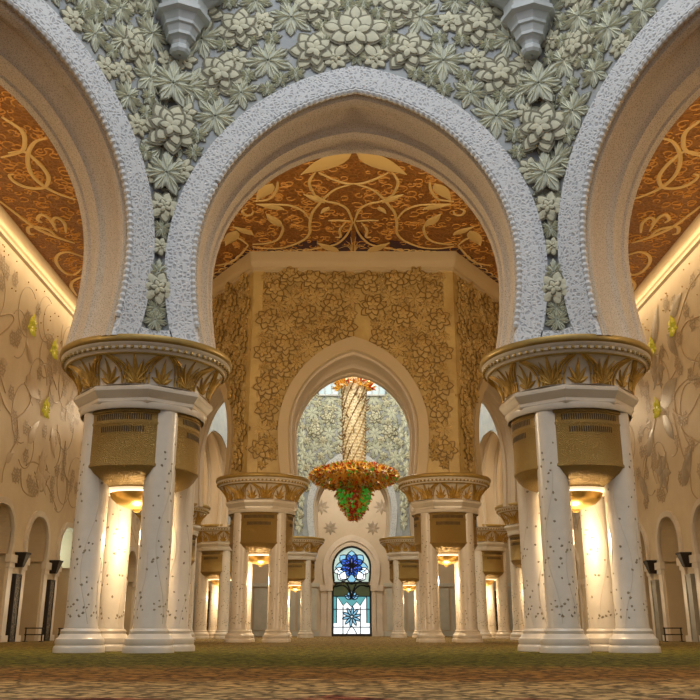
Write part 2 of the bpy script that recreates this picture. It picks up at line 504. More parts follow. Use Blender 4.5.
for s in (1, -1):
    for i, cv in enumerate(CEIL_CURVES):
        ceil_ribbon(sc, [(s * (max(0, x - 0.1) if i < 13 else x), y) for x, y in cv], 0.045 if i < 13 else 0.06)
    for a, b in CEIL_LEAVES:
        L = math.hypot(b[0] - a[0], b[1] - a[1])
        flat_leaf(sc, (s * a[0], a[1]), (s * b[0], b[1]), 0.30 * L + 0.05, lambda u, v, o: (u, v, ZC - 0.02 - o), 0.05)
    for poly in CEIL_DARK:
        lo = [(s * x * (1.4 if poly[0][0] < 0.2 else 1), y, ZC - 0.012) for x, y in poly]
        hi = [(s * x, y, ZC + 0.01) for x, y in poly]
        n = len(poly)
        dk.add(lo + hi, [tuple(range(n))] + [(i, (i + 1) % n, n + (i + 1) % n, n + i) for i in range(n)])
    # little scrolls over the dark field by the cornice, and a palmette on the axis
    for k in range(9):
        x, y = 1.3 + 0.22 * k, 25.2 + 0.035 * k
        ceil_ribbon(sc, [(s * x, y + 0.45), (s * (x + 0.12), y + 0.3), (s * (x + 0.25), y + 0.32), (s * (x + 0.22), y + 0.45)], 0.028)
    for k in range(6):
        x, y = 3.5 + 0.24 * k, 26.0 + 0.36 * k
        ceil_ribbon(sc, [(s * x, y), (s * (x + 0.16), y - 0.02), (s * (x + 0.28), y + 0.22), (s * (x + 0.12), y + 0.3)], 0.03)
    for k in range(4):
        ceil_ribbon(sc, [(s * 0.03, 25.8), (s * (0.04 + 0.05 * k), 25.3 - 0.05 * (3 - k)), (s * (0.08 + 0.14 * k), 24.6 + 0.3 * k)], 0.014)
    # fine arabesque curls in relief across the rest of the ceiling
    for k in range(1500):
        x, y = rnd.uniform(0.1, 9.8), rnd.uniform(15, 31)
        r0 = rnd.uniform(0.07, 0.17)
        a0 = rnd.uniform(0, 2 * pi)
        dr = rnd.choice((-1, 1))
        p = []
        for j in range(10):
            a = a0 + dr * j * 0.55
            rr = r0 * (1.25 - 0.085 * j)
            p.append((s * (x + rr * cos(a)), y + rr * sin(a), ZC - 0.005))
        if max(abs(q[0]) for q in p) < 9.95:
            fine.tube(p, 0.02, 4)
o = dk.build('dark_field', M['maroon'], ceiling, smooth=False)
o['label'] = 'dark maroon field along the cornice'
sc.build('scroll_relief', M['scroll'], ceiling)['label'] = 'broad cream scrolls and leaves'
fine.build('arabesque_relief', material('amber_relief', (0.60, 0.30, 0.07), 0.5), ceiling)['label'] = 'fine amber arabesque curls'


def arch_half(a, zc, h, zs, n=16, m=6):
    """right half of a pointed horseshoe arch, springing to apex"""
    d = ((h - zc) ** 2 - a * a) / (2 * a)
    rad = a + d
    pts = []
    for i in range(m):
        u = 1 - i / m                       # the jambs lean in again towards the springing
        pts.append((a * (1 - 0.07 * u * u), zc - (zc - zs) * u))
    thm = math.acos(d / rad)
    pts += [(rad * cos(thm * i / n) - d, zc + rad * sin(thm * i / n)) for i in range(n + 1)]
    return pts


def full(half_pts):
    return half_pts + [(-x, z) for x, z in half_pts[:-1]][::-1]


STEPS = [(0, 0), (.05, 0), (.07, .05), (.16, .05), (.18, 0), (.24, 0), (.28, -.04), (.56, -.04), (.60, .0), (.62, .05), (.72, .05), (.75, 0), (.88, 0), (.90, .04), (1, .04)]


def arch_wall(name, F, hwf, hwb, T, ex, inn, bk, zc, zs, zt, m_front, m_band, m_soffit, m_back, n_cord=150, labels=None, back_band=False):
    """F on the front face (out = towards the viewer). ex, inn, bk = (half width, apex height)"""
    E_ = arch_half(ex[0], zc, ex[1], zs)
    I_ = arch_half(inn[0], zc, inn[1], zs)
    B_ = arch_half(bk[0], zc, bk[1], zs)

    def border(P, hw):
        out = []
        for x, z in P:
            dx, dz = x, z - zc
            t = 1e9
            if dx > 1e-6:
                t = hw / dx
            if dz > 1e-6:
                t = min(t, (zt - zc) / dz)
            out.append([dx * t, max(zs, zc + dz * t)])
        out[0] = [hw, zs]
        ca = math.atan2(zt - zc, hw)
        k = min(range(len(P)), key=lambda i: abs(math.atan2(P[i][1] - zc, P[i][0]) - ca))
        out[k] = [hw, zt]
        return out

    w = MB()
    bf, bb = border(E_, hwf), border(B_, hwb)
    w.grid([[F(x, z) for x, z in full(E_)], [F(x, z) for x, z in full([tuple(q) for q in bf])]])
    for s in (1, -1):
        w.add([F(s * hwf, zs), F(s * hwf, zt), F(s * hwb, zt, -T), F(s * hwb, zs, -T)], [(0, 1, 2, 3)])
    w.add([F(hwf, zt), F(-hwf, zt), F(-hwb, zt, -T), F(hwb, zt, -T)], [(0, 1, 2, 3)])
    wall = struct(w.build(name, m_front, smooth=False))
    if labels:
        wall['label'] = labels
        wall['category'] = 'wall'
    k = MB()
    k.grid([[F(x, z, -T) for x, z in full(B_)], [F(x, z, -T) for x, z in full([tuple(q) for q in bb])]])
    k.build('rear_face', m_back, wall, smooth=False)
    b = MB()
    fe, fi = full(E_), full(I_)
    lip = 0.07
    b.grid([[F(x, z, -0.02) for x, z in fe], [F(x, z, lip) for x, z in fe],
            [F(x + (u - x) * 0.9, z + (v - z) * 0.9, lip) for (x, z), (u, v) in zip(fe, fi)], [F(u, v, 0.01) for u, v in fi]])
    b.build('arch_band', m_band, wall)
    # bead-and-rope moulding along the inner edge
    if n_cord:
        pth = fi
        segs = [0]
        for p, q in zip(pth, pth[1:]):
            segs.append(segs[-1] + math.hypot(q[0] - p[0], q[1] - p[1]))
        pts, rad = [], []
        j = 0
        for i in range(n_cord + 1):
            d = segs[-1] * i / n_cord
            while j < len(segs) - 2 and segs[j + 1] < d:
                j += 1
            t = (d - segs[j]) / (segs[j + 1] - segs[j])
            pts.append(F(pth[j][0] + (pth[j + 1][0] - pth[j][0]) * t, pth[j][1] + (pth[j + 1][1] - pth[j][1]) * t, 0.035))
            rad.append(0.055 if i % 2 else 0.033)
        keep = [i for i, q in enumerate(pts) if q[2] > 4.86]
        pts, rad = [pts[i] for i in keep], [rad[i] for i in keep]
        cd = MB()
        cd.tube(pts, rad, 6)
        cd.build('rope_molding', M['cord'], wall, smooth=False)
    if n_cord:                               # plain carved springers between neighbouring arches
        im = MB()
        for sg in (1, -1):
            low = [(x, z) for x, z in E_ if z < 5.05]
            im.grid([[F(sg * (x - 0.02), z, lip) for x, z in low], [F(sg * (hwf + 0.0), z, lip) for x, z in low]])
            im.add([F(sg * (low[-1][0] - 0.02), low[-1][1], lip), F(sg * hwf, low[-1][1], lip), F(sg * hwf, low[-1][1], 0), F(sg * low[-1][0], low[-1][1], 0)], [(0, 1, 2, 3)])
        im.build('springer', m_band, wall, smooth=False)
    so = MB()
    fb = full(B_)
    rows = []
    for t, dn in STEPS:
        q = 1 - dn / inn[0]                 # ridges and hollows running round the soffit
        rows.append([F((x + (u - x) * t) * q, zc + (z + (v - z) * t - zc) * (q if z > zc else 1), -T * t) for (x, z), (u, v) in zip(fi, fb)])
    so.grid(rows)
    so.build('soffit', m_soffit, wall)
    wall_info = dict(F=F, ex=ex, zc=zc, zs=zs, hw=hwf)
    return wall, wall_info


def in_arch(x, z, a, h, zc, zs, pad=0.0):
    """True when (x, z) lies within the arch outline grown by pad"""
    a, h = a + pad, h + pad * 1.15
    x = abs(x)
    if z < zc:
        return x < a
    d = ((h - zc) ** 2 - a * a) / (2 * a)
    return (x + d) ** 2 + (z - zc) ** 2 < (a + d) ** 2


def leaf(mb, F, cx, cz, ang, r0, r1, wid, base, lift, n=6, q5=((-1, -0.5), (-0.84, 0.5), (0, 1.0), (0.84, 0.5), (1, -0.5))):
    """a domed pointed petal on plane F, from radius r0 to r1 around (cx, cz)"""
    rows = []
    ca, sa = cos(ang), sin(ang)
    for i in range(n + 1):
        t = i / n
        tt = 0.10 + 0.90 * t
        w = 0.5 * wid * 1.62 * tt ** 0.75 * (1 - tt ** 2.3) if i < n else 0.003
        rr = r0 + (r1 - r0) * t
        up = lift * (0.45 + 0.55 * sin(pi * min(1, 0.1 + t)))
        row = []
        for q, hgt in q5:
            row.append(F(cx + ca * rr - sa * w * q, cz + sa * rr + ca * w * q, max(0.003, base + up * hgt)))
        rows.append(row)
    mb.grid(rows)


class Carving:
    """petals, their dark outlines, leaves and pale veins of one wall's carved flowers"""
    def __init__(s, deep=1.0):
        s.petal, s.line, s.leaf, s.vein, s.deep = MB(), MB(), MB(), MB(), deep

    def put(s, mb, F, cx, cz, ang, r0, r1, wid, base, lift, n=6, rim=0.028):
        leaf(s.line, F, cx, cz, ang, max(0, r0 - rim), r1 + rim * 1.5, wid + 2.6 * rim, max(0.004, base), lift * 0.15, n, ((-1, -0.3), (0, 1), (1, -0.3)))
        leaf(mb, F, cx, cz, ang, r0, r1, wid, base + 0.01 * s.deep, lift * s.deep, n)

    def rosette(s, F, cx, cz, r, rot=0.0, o=0.0):
        h = s.deep * r / 0.36
        rim = 0.030 * min(1.3, r / 0.36)
        for k in range(7):
            s.put(s.petal, F, cx, cz, rot + 2 * pi * k / 7, r * 0.3, r * 1.08, r * 0.74, o + 0.025, 0.03, rim=rim)
        for k in range(6):
            s.put(s.petal, F, cx, cz, rot + 2 * pi * (k + 0.5) / 6, r * 0.12, r * 0.80, r * 0.62, o + 0.07 * h, 0.035, rim=rim)
        for k in range(5):
            s.put(s.petal, F, cx, cz, rot + 2 * pi * k / 5 + 0.3, 0.01, r * 0.46, r * 0.40, o + 0.125 * h, 0.035, 5, rim=rim * 0.8)

    def fan(s, F, cx, cz, r, rot=0.0, o=0.0):
        for k in range(7):
            a = rot + 2 * pi * k / 7
            s.put(s.leaf, F, cx, cz, a, 0.05 * r, r * (1.12 if k % 2 == 0 else 0.98), r * 0.62, o + 0.012, 0.025, rim=0.014)
            for q in (-1, 1):
                leaf(s.vein, F, cx + 0.2 * r * cos(a), cz + 0.2 * r * sin(a), a + q * 0.34, 0.02, r * 0.68, r * 0.09, o + 0.04, 0.022, 4)
            leaf(s.vein, F, cx, cz, a, 0.03, r * 0.98, r * 0.085, o + 0.045, 0.025, 4)

    def build(s, wall, mats):
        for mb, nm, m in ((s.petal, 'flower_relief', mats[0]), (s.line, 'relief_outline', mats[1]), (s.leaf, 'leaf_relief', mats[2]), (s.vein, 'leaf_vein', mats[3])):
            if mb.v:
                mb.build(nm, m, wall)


def big_flower(c_, F, cx, cz, r):
    for k in range(5):
        a = pi / 2 + 2 * pi * k / 5
        c_.put(c_.petal, F, cx, cz, a, r * 0.2, r * 1.15, r * 0.95, 0.02, 0.04, 8, 0.035)
        c_.put(c_.petal, F, cx, cz, a, r * 0.5, r * 0.98, r * 0.4, 0.06, 0.03, 6, 0.02)
        c_.put(c_.petal, F, cx, cz, a + pi / 5, r * 0.08, r * 0.74, r * 0.62, 0.085, 0.04, 7, 0.03)
        c_.put(c_.petal, F, cx, cz, a, 0.02, r * 0.46, r * 0.36, 0.13, 0.04, 6, 0.025)


GREY = (M['rosette'], M['outline'], M['fan'], M['vein'])
GOLD = (M['gold_relief'], M['gold_outline'], M['gold_relief'], M['gold_vein'])


def relief(wall, info, spots, mats, zmax, rr=0.36, seed=1, fans=(), corner=0.12):
    """carved flowers over the spandrels of an arch wall"""
    rn = random.Random(seed)
    F, ex, zc, zs, hw = info['F'], info['ex'], info['zc'], info['zs'], info['hw']
    cv_ = Carving(0.75 if mats is GREY and zmax < 12.3 else 1.25)
    taken = []
    for x, z, r in spots:
        if r < 0.5:
            cv_.rosette(F, x, z, r, rn.uniform(0, 6))
        taken.append((x, z, r))

    def ok(x, z, r, gap):
        if abs(x) > hw - corner or z > zmax or z < zs + 0.5:
            return False
        if in_arch(x, z, ex[0], ex[1], zc, zs, r * 0.72 + 0.02):
            return False
        return all(math.hypot(x - a, z - b) > (r + c_) * gap for a, b, c_ in taken)

    def throw(tries, r, gap, what):
        for _ in range(tries):
            x, z = rn.uniform(0, hw), rn.uniform(zs + 0.4, zmax)
            if ok(x, z, r, gap):
                pair = [x, -x] if x > r * 0.8 else [x]
                for q in pair:
                    taken.append((q, z, r))
                    a = rn.uniform(0, 6)
                    if what == 'ros':
                        cv_.rosette(F, q, z, r, a)
                    else:
                        cv_.fan(F, q, z, r, a)
    for x, z, r in fans:
        for q in (x, -x):
            cv_.fan(F, q, z, r, rn.uniform(0, 6))
            taken.append((q, z, r))
    throw(900, rr * 1.0, 0.93, 'ros' if mats is GOLD else 'fan')
    throw(900, rr * 1.02, 0.93, 'fan' if mats is GOLD else 'ros')
    throw(1200, rr * 0.8, 0.88, 'fan')
    throw(1500, rr * 0.55, 0.85, 'ros')
    throw(2500, rr * 0.42, 0.74, 'fan')
    cv_.build(wall, mats)


# ---- the dome hall nearest the camera: three arched walls of an octagon
T1 = 1.0
ROS_FRONT = [(-2.36, 9.63), (-2.07, 10.58), (-0.72, 10.11), (0.84, 11.05), (-0.68, 11.05), (0.93, 10.11), (2.2, 10.68), (2.54, 9.63), (-2.62, 8.93), (2.77, 8.97), (-2.81, 10.96), (2.89, 11.01)]
FRONT = Frame((0, 13.3), (1, 0), (0, -1))
w_front, i_front = arch_wall('wall_front', FRONT, 3.25, 3.65, T1, (3.12, 9.78), (2.66, 9.29), (2.54, 8.70), 6.1, 4.6, 14.5,
                             M['field'], M['band'], M['soffit'], M['soffit_warm'], 230,
                             'grey floral arch wall straight ahead with pale carved arch band')
big = Carving(0.8)
big_flower(big, FRONT, 0, 10.45, 0.60)
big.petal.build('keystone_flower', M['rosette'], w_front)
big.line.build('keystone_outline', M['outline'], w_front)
relief(w_front, i_front, [(x, z, 0.40) for x, z in ROS_FRONT if z > 9] + [(0, 10.5, 0.52)], GREY, 12.2, 0.38, 3, [(-1.55, 9.92, 0.42), (-2.43, 8.79, 0.4), (-2.92, 9.37, 0.4), (-1.16, 10.83, 0.4), (-2.75, 10.37, 0.4)])
CORN = []
for s, nm in ((-1, 'wall_front_left'), (1, 'wall_front_right')):
    ang = R(50)
    dx, dy = s * cos(ang), -sin(ang)
    nx, ny = -s * sin(ang), -cos(ang)
    Fc = Frame((s * 3.25 + dx * 3.25, 13.3 + dy * 3.25), (dx, dy), (nx, ny))
    w_, i_ = arch_wall(nm, Fc, 3.25, 3.68, T1, (3.12, 9.78), (2.66, 9.29), (2.54, 8.70), 6.1, 4.6, 14.5,
                       M['field'], M['band'], M['soffit'], M['soffit_warm'], 230,
                       'grey floral arch wall turning towards the camera on the %s' % ('left' if s < 0 else 'right'))
    relief(w_, i_, [(-2.45, 9.75, 0.36), (-2.2, 10.7, 0.34)], GREY, 12.2, 0.36, 11 + s)
    # flowers set in the re-entrant corner
    bis = Vector((nx, ny, 0)) + Vector((0, -1, 0))
    Fk = Frame((s * 3.25, 13.3), (-bis.y, bis.x), (bis.x, bis.y))
    cr = Carving(0.75)
    for z, r in ((8.45, 0.42), (7.0, 0.25), (5.55, 0.26), (6.3, 0.15)):
        cr.rosette(Fk, 0, z, r, 0.4, 0.45 * r)
    for z, r in ((9.35, 0.42), (7.62, 0.38), (5.85, 0.2), (6.62, 0.18), (5.22, 0.2), (5.02, 0.2)):
        cr.fan(Fk, 0, z, r, pi / 2, 0.42 * r)
    cr.build(w_, GREY)

# ---- the great dome hall behind: gilded outside, grey floral inside
T2 = 1.2
NAMES = {0: ('wall_gilded_left', 'gilded outer wall of the dome hall, left canted face'), 1: ('wall_gilded_far_left', None), 2: ('wall_gilded_rear_left', None),
         3: ('wall_rear_arch', 'grey green floral arch wall behind the chandelier'), 4: ('wall_gilded_rear_right', None),
         5: ('wall_gilded_far_right', None), 6: ('wall_gilded_right', 'gilded outer wall of the dome hall, right canted face'),
         7: ('wall_gilded_front', 'gilded floral wall with a small pointed arch under the ceiling')}
gold_walls = {}
for i in range(8):
    p, q = Vector((*GP[i], 0)), Vector((*GP[(i + 1) % 8], 0))
    L = (q - p).length
    d = (q - p).normalized()
    n = Vector((d.y, -d.x, 0))
    if n.dot((p + q) / 2 - Vector((0, 35.3, 0))) < 0:
        n = -n
    rear = i == 3
    if rear:
        n = -n                                   # seen from inside: the carved face looks back at the camera
    mid = (p + q) / 2 + n * (0.6 if not rear else 0.6)
    F2 = Frame((mid.x, mid.y), (d.x, d.y), (n.x, n.y))
    k = L / 5.5
    grow = 0.34
    if not rear:
        hwf, hwb = L / 2 + grow, L / 2 - grow
    else:
        hwf, hwb = L / 2 - grow, L / 2 + grow
    a_ex = 2.22 * (k if k < 1.1 else 1.22)
    inside = M['field']
    w_, i_ = arch_wall(NAMES[i][0], F2, hwf, hwb, T2, (a_ex, 9.0), (a_ex - 0.33, 8.55), (a_ex - 0.46, 8.1), 6.05, 4.5, 13.6,
                       M['field'] if rear else M['gold_field'], M['beige'] if not rear else M['band'], M['soffit_warm'], M['field'], 0, NAMES[i][1])
    gold_walls[i] = (w_, i_)
    if rear:
        relief(w_, i_, [(-1.9, 9.9, 0.4), (1.9, 9.9, 0.4), (-1.2, 10.6, 0.36), (1.2, 10.6, 0.36)], GREY, 12.4, 0.36, 21)
    elif i in (7, 0, 6):
        relief(w_, i_, [(sx * x, z, 0.4) for sx in (-1, 1) for x, z in ((0.62, 10.0), (1.55, 9.7), (2.1, 8.7), (2.45, 10.55), (1.3, 10.9), (0.45, 10.85), (2.7, 7.4), (2.7, 9.55))],
               GOLD, 11.2, 0.36, 31 + i, corner=0.3)
    else:
        relief(w_, i_, [], GOLD, 11.2, 0.4, 31 + i, corner=0.3)
    if i in (2, 4):
        Fi = Frame((mid.x - n.x * T2, mid.y - n.y * T2), (d.x, d.y), (-n.x, -n.y))
        relief(w_, dict(F=Fi, ex=(a_ex - 0.46, 8.1), zc=6.05, zs=4.5, hw=hwb), [], GREY, 12.4, 0.4, 51 + i)
    if not rear:
        co = MB()
        prof = [(0.02, 11.15), (0.10, 11.2), (0.10, 11.3), (0.16, 11.36), (0.22, 11.5), (0.24, ZC - 0.01)]
        co.grid([[F2(-hwf - 0.56 * o_, z, o_), F2(hwf + 0.56 * o_, z, o_)] for o_, z in prof])
        co.build('cornice', M['beige'], w_)
        # flat corner strips framing the carved field
        st = MB()
        for s in (-1, 1):
            st.grid([[F2(s * hwf, z, 0.005), F2(s * hwf, z, 0.05), F2(s * (hwf - 0.3), z, 0.05), F2(s * (hwf - 0.32), z, 0.0)] for z in (4.5, 11.3)])
        st.build('corner_strip', M['gold_field'], w_)

# dome over the great hall
dm = MB()
dm.lathe([(9.2, 13.5), (9.2, 14.5), (8.2, 17), (6.4, 19.3), (3.6, 21), (0.02, 21.6)], 48, (0, 35.3))
struct(dm.build('ceiling_dome', material('dome_plaster', (0.72, 0.68, 0.58), 0.7)), 'pale plaster dome above the chandelier', 'ceiling')

# ---- side walls: arcaded below, inlaid with vines above
BAY = 3.1
YB = [28.3 + BAY * k for k in range(-6, 9)]
side_walls = {}
for s, nm in ((-1, 'wall_left'), (1, 'wall_right')):
    F = Frame((s * 10, 0), (0, 1), (-s, 0))
    w = MB()
    niche, ring, jamb = MB(), MB(), MB()
    zt, zs, zcn, a, h = 5.0, 2.42, 2.92, 0.93, 3.75
    P = arch_half(a, zcn, h, zs, 10, 4)
    P2 = arch_half(a + 0.16, zcn, h + 0.18, zs, 10, 4)
    for yc in YB:
        hw = BAY / 2
        # spandrel above the arch
        bd = []
        for x, z in P:
            dx, dz = x, z - zcn
            t = 1e9
            if dx > 1e-6:
                t = hw / dx
            if dz > 1e-6:
                t = min(t, (zt - zcn) / dz)
            bd.append([dx * t, max(zs, zcn + dz * t)])
        bd[0] = [hw, zs]
        ca = math.atan2(zt - zcn, hw)
        kk = min(range(len(P)), key=lambda i: abs(math.atan2(P[i][1] - zcn, P[i][0]) - ca))
        bd[kk] = [hw, zt]
        w.grid([[F(yc + x, z) for x, z in full(P)], [F(yc + x, z) for x, z in full([tuple(q) for q in bd])]])
        # reveal of arch
        w.grid([[F(yc + x, z) for x, z in full(P)], [F(yc + x, z, -0.7) for x, z in full(P)]])
        # jambs
        for q in (-1, 1):
            jx = yc + q * 0.80
            w.grid([[F(yc + q * hw, z), F(jx, z), F(jx, z, -0.7)] for z in (0, zs)])
            w.add([F(yc + q * 0.6, zs, 0), F(yc + q * hw, zs, 0), F(yc + q * hw, zs, -0.7), F(yc + q * 0.6, zs, -0.7)], [(0, 1, 2, 3)])
            # shallow clustered pilaster with a stepped capital
            px = yc + q * 1.02
            for z0, z1, wd, o_ in ((0, 0.18, 0.24, 0.12), (0.18, 2.05, 0.16, 0.07), (2.05, 2.2, 0.2, 0.1), (2.2, zs, 0.27, 0.14)):
                A = [F(px - wd, z0, -0.02), F(px + wd, z0, -0.02), F(px + wd, z0, o_), F(px - wd, z0, o_)]
                B = [F(px - wd, z1, -0.02), F(px + wd, z1, -0.02), F(px + wd, z1, o_), F(px - wd, z1, o_)]
                jamb.add(A + B, [(0, 1, 2, 3), (4, 5, 6, 7), (0, 1, 5, 4), (1, 2, 6, 5), (2, 3, 7, 6), (3, 0, 4, 7)])
        # raised pale hood around the arch
        ring.grid([[F(yc + x, z, 0.0) for x, z in full(P2)], [F(yc + x, z, 0.09) for x, z in full(P2)], [F(yc + x, z, 0.09) for x, z in full(P)], [F(yc + x, z, -0.03) for x, z in full(P)]])
        # back of the niche with a string course
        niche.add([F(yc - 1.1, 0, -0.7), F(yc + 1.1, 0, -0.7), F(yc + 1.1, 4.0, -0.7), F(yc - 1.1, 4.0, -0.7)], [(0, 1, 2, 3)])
        for z in (2.12, 2.32):
            niche.grid([[F(yc - 1.0, z + dz, -0.7 + oo), F(yc + 1.0, z + dz, -0.7 + oo)] for dz, oo in ((0, 0), (0, 0.1), (0.1, 0.1), (0.12, 0))])
    y0, y1 = YB[0] - BAY / 2, YB[-1] + BAY / 2
    w.add([F(y0, zt), F(y1, zt), F(y1, ZC), F(y0, ZC)], [(0, 1, 2, 3)])
    w.add([F(y0, 0, -0.9), F(y1, 0, -0.9), F(y1, ZC, -0.9), F(y0, ZC, -0.9)], [(0, 1, 2, 3)])
    wl = struct(w.build(nm, M['side_wall'], smooth=False), 'inlaid marble side wall on the %s above a row of arched niches' % ('left' if s < 0 else 'right'), 'wall')
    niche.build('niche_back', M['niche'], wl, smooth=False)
    ring.build('niche_hood', M['marble'], wl)
    jamb.build('niche_pilaster', M['marble_side'], wl, smooth=False)
    # coved top
    cv = MB()
    cv.grid([[F(y, z, o_) for y in (y0, y1)] for o_, z in ((0, 10.95), (0.08, 11.0), (0.08, 11.1), (0.12, 11.15), (0.12, 11.3), (0.02, 11.34))])
    cv.build('cornice', M['side_wall'], wl, smooth=False)
    side_walls[s] = (wl, F)

DATA = {1: ([[(26.11, 9.72), (24.93, 10.1)], [(26.56, 9.29), (25.82, 8.34)], [(27.81, 7.26), (26.09, 7.75)], [(27.69, 6.91), (26.89, 5.94)], [(29.56, 5.92), (28.58, 6.79)], [(26.72, 4.48), (25.62, 5.46)], [(30.56, 5.42), (29.83, 4.45)], [(27.86, 9.35), (27.01, 10.5)]], [[(23.51, 10.15), (24.35, 10.03), (25.34, 9.47), (26.19, 8.81), (25.98, 8.11), (26.96, 7.76), (28.14, 7.26), (28.75, 6.58), (29.76, 5.79), (30.31, 4.88)], [(25.0, 5.48), (26.04, 5.99), (26.51, 6.7), (26.45, 7.31), (25.37, 7.47), (24.43, 7.28)], [(23.9, 8.95), (24.84, 9.13), (25.52, 8.9), (25.33, 8.22), (24.3, 7.68)], [(25.52, 3.87), (26.01, 4.23), (26.02, 4.81), (26.41, 5.47), (26.62, 6.11), (26.83, 6.78)], [(24.58, 6.81), (25.49, 6.46), (26.26, 6.57), (26.79, 6.92)]], [(26.01, 9.36), (28.14, 7.26), (27.98, 9.3)], [(28.24, 5.19), (27.75, 8.48)]),
        -1: ([[(25.84, 7.72), (27.21, 7.32)], [(26.6, 5.8), (27.41, 6.69)], [(28.06, 4.98), (27.99, 5.92)], [(28.59, 6.73), (29.17, 5.81)], [(25.04, 4.93), (25.59, 5.33)], [(23.8, 7.59), (24.36, 7.66)], [(26.28, 8.24), (25.52, 8.72)]], [[(23.58, 8.28), (24.11, 8.68), (24.41, 9.04), (24.11, 9.1), (23.42, 8.79)], [(24.08, 6.71), (24.56, 6.43), (25.41, 6.33), (26.16, 6.72), (26.45, 7.23), (25.76, 7.48)], [(25.48, 6.4), (25.73, 5.78), (25.33, 5.28), (24.98, 4.72), (24.97, 4.32)], [(28.7, 8.06), (28.07, 8.36), (27.45, 8.13), (26.78, 8.16), (27.17, 8.5), (28.0, 8.58), (27.95, 7.62)], [(26.67, 5.12), (27.36, 5.35), (28.71, 5.26), (28.78, 5.05), (28.15, 4.89), (27.46, 5.05)], [(26.28, 4.95), (26.61, 4.38), (27.69, 4.33), (28.49, 4.89), (29.94, 4.19)], [(30.11, 6.59), (30.22, 5.64), (30.92, 5.28)], [(23.93, 7.17), (24.44, 6.81)]], [(25.87, 9.34), (28.03, 9.25), (27.85, 7.19)], [(28.17, 5.06)])}
for s in (-1, 1):
    wl, F = side_walls[s]
    leaves, vines, yel, star = DATA[s]
    v, lf, yf, po, gh = MB(), MB(), MB(), MB(), MB()
    place = lambda u, z, o: F(u, z, 0.012 + o)
    reps = (0, 11.5, -11.5, 21)
    for sh in reps:
        for cvp in vines:
            pp = smooth_path(cvp, 5)
            if all(YB[0] < q[0] + sh < 54.5 for q in pp):
                v.tube([F(q[0] + sh, q[1], 0.008) for q in pp], 0.028, 5, flat=0.4, up=tuple(F.n))
        for a, b in leaves:
            if YB[0] < a[0] + sh < 54.5:
                L = math.hypot(b[0] - a[0], b[1] - a[1])
                flat_leaf(lf, (a[0] + sh, a[1]), (b[0] + sh, b[1]), 0.42 * L, place, 0.02)
        for x, z in yel:
            if YB[0] < x + sh < 54.5:
                for k in range(6):
                    an = 2 * pi * k / 6 + 0.4
                    flat_leaf(yf, (x + sh, z), (x + sh + (0.42 if k % 2 else 0.3) * cos(an), z + (0.42 if k % 2 else 0.3) * sin(an)), 0.26, place, 0.04)
                    for q in (-1, 1):
                        flat_leaf(yf, (x + sh + 0.1 * cos(an), z + 0.1 * sin(an)), (x + sh + 0.3 * cos(an + 0.4 * q), z + 0.3 * sin(an + 0.4 * q)), 0.1, place, 0.07)
        for x, z in star:
            if YB[0] < x + sh < 54.5:
                for k in range(6):
                    an = 2 * pi * k / 6 + 0.2
                    flat_leaf(lf, (x + sh, z), (x + sh + 0.75 * cos(an), z + 0.75 * sin(an)), 0.3, place, 0.02)
                pp = [(x + sh + 0.5 * cos(2 * pi * k / 24), z + 0.5 * sin(2 * pi * k / 24)) for k in range(24)]
                v.tube([F(q[0], q[1], 0.008) for q in pp], 0.03, 5, closed=True, flat=0.4, up=tuple(F.n))
    # thin circling tendrils and faint dotted posies all over the wall
    rn = random.Random(77 + s)
    for k in range(60):
        y, z, r = rn.uniform(14, 50), rn.uniform(4.9, 10.2), rn.uniform(0.5, 1.0)
        a0 = rn.uniform(0, 6)
        pp = [(y + r * cos(a0 + t * 0.26) * (1 - 0.01 * t), z + r * 1.05 * sin(a0 + t * 0.26) * (1 - 0.01 * t)) for t in range(17)]
        gh.tube([F(q[0], q[1], 0.006) for q in pp], 0.018, 5, flat=0.4, up=tuple(F.n))
    for k in range(300):
        y, z = rn.uniform(13, 50), rn.uniform(4.4, 10.3)
        for j in range(7):
            an = 2 * pi * j / 6
            r = 0.0 if j == 6 else 0.17
            yy, zz = y + r * cos(an), z + r * sin(an)
            for q in range(4):
                b = an + q * pi / 2
                flat_leaf(po, (yy, zz), (yy + 0.105 * cos(b), zz + 0.105 * sin(b)), 0.075, place, 0.006, 2)
    v.build('vine_inlay', M['side_vine'], wl)
    gh.build('tendril_inlay', M['posy'], wl)
    lf.build('leaf_inlay', M['side_leaf'] if s > 0 else M['side_leaf_pale'], wl)
    yf.build('yellow_flower_inlay', M['yellow'], wl)['label'] = 'yellow glass flowers'
    po.build('posy_inlay', M['posy'], wl)
    # gold mosaic specks under the cove, their sparkle modelled as raised beads
    sd = MB()
    for k in range(70):
        y, z = rn.uniform(18, 36), rn.uniform(9.6, 10.8)
        sd.sphere(F(y, z, 0.01), 0.025, 6, 4)
    sd.build('gold_sparkle_specks', M['gold'], wl)

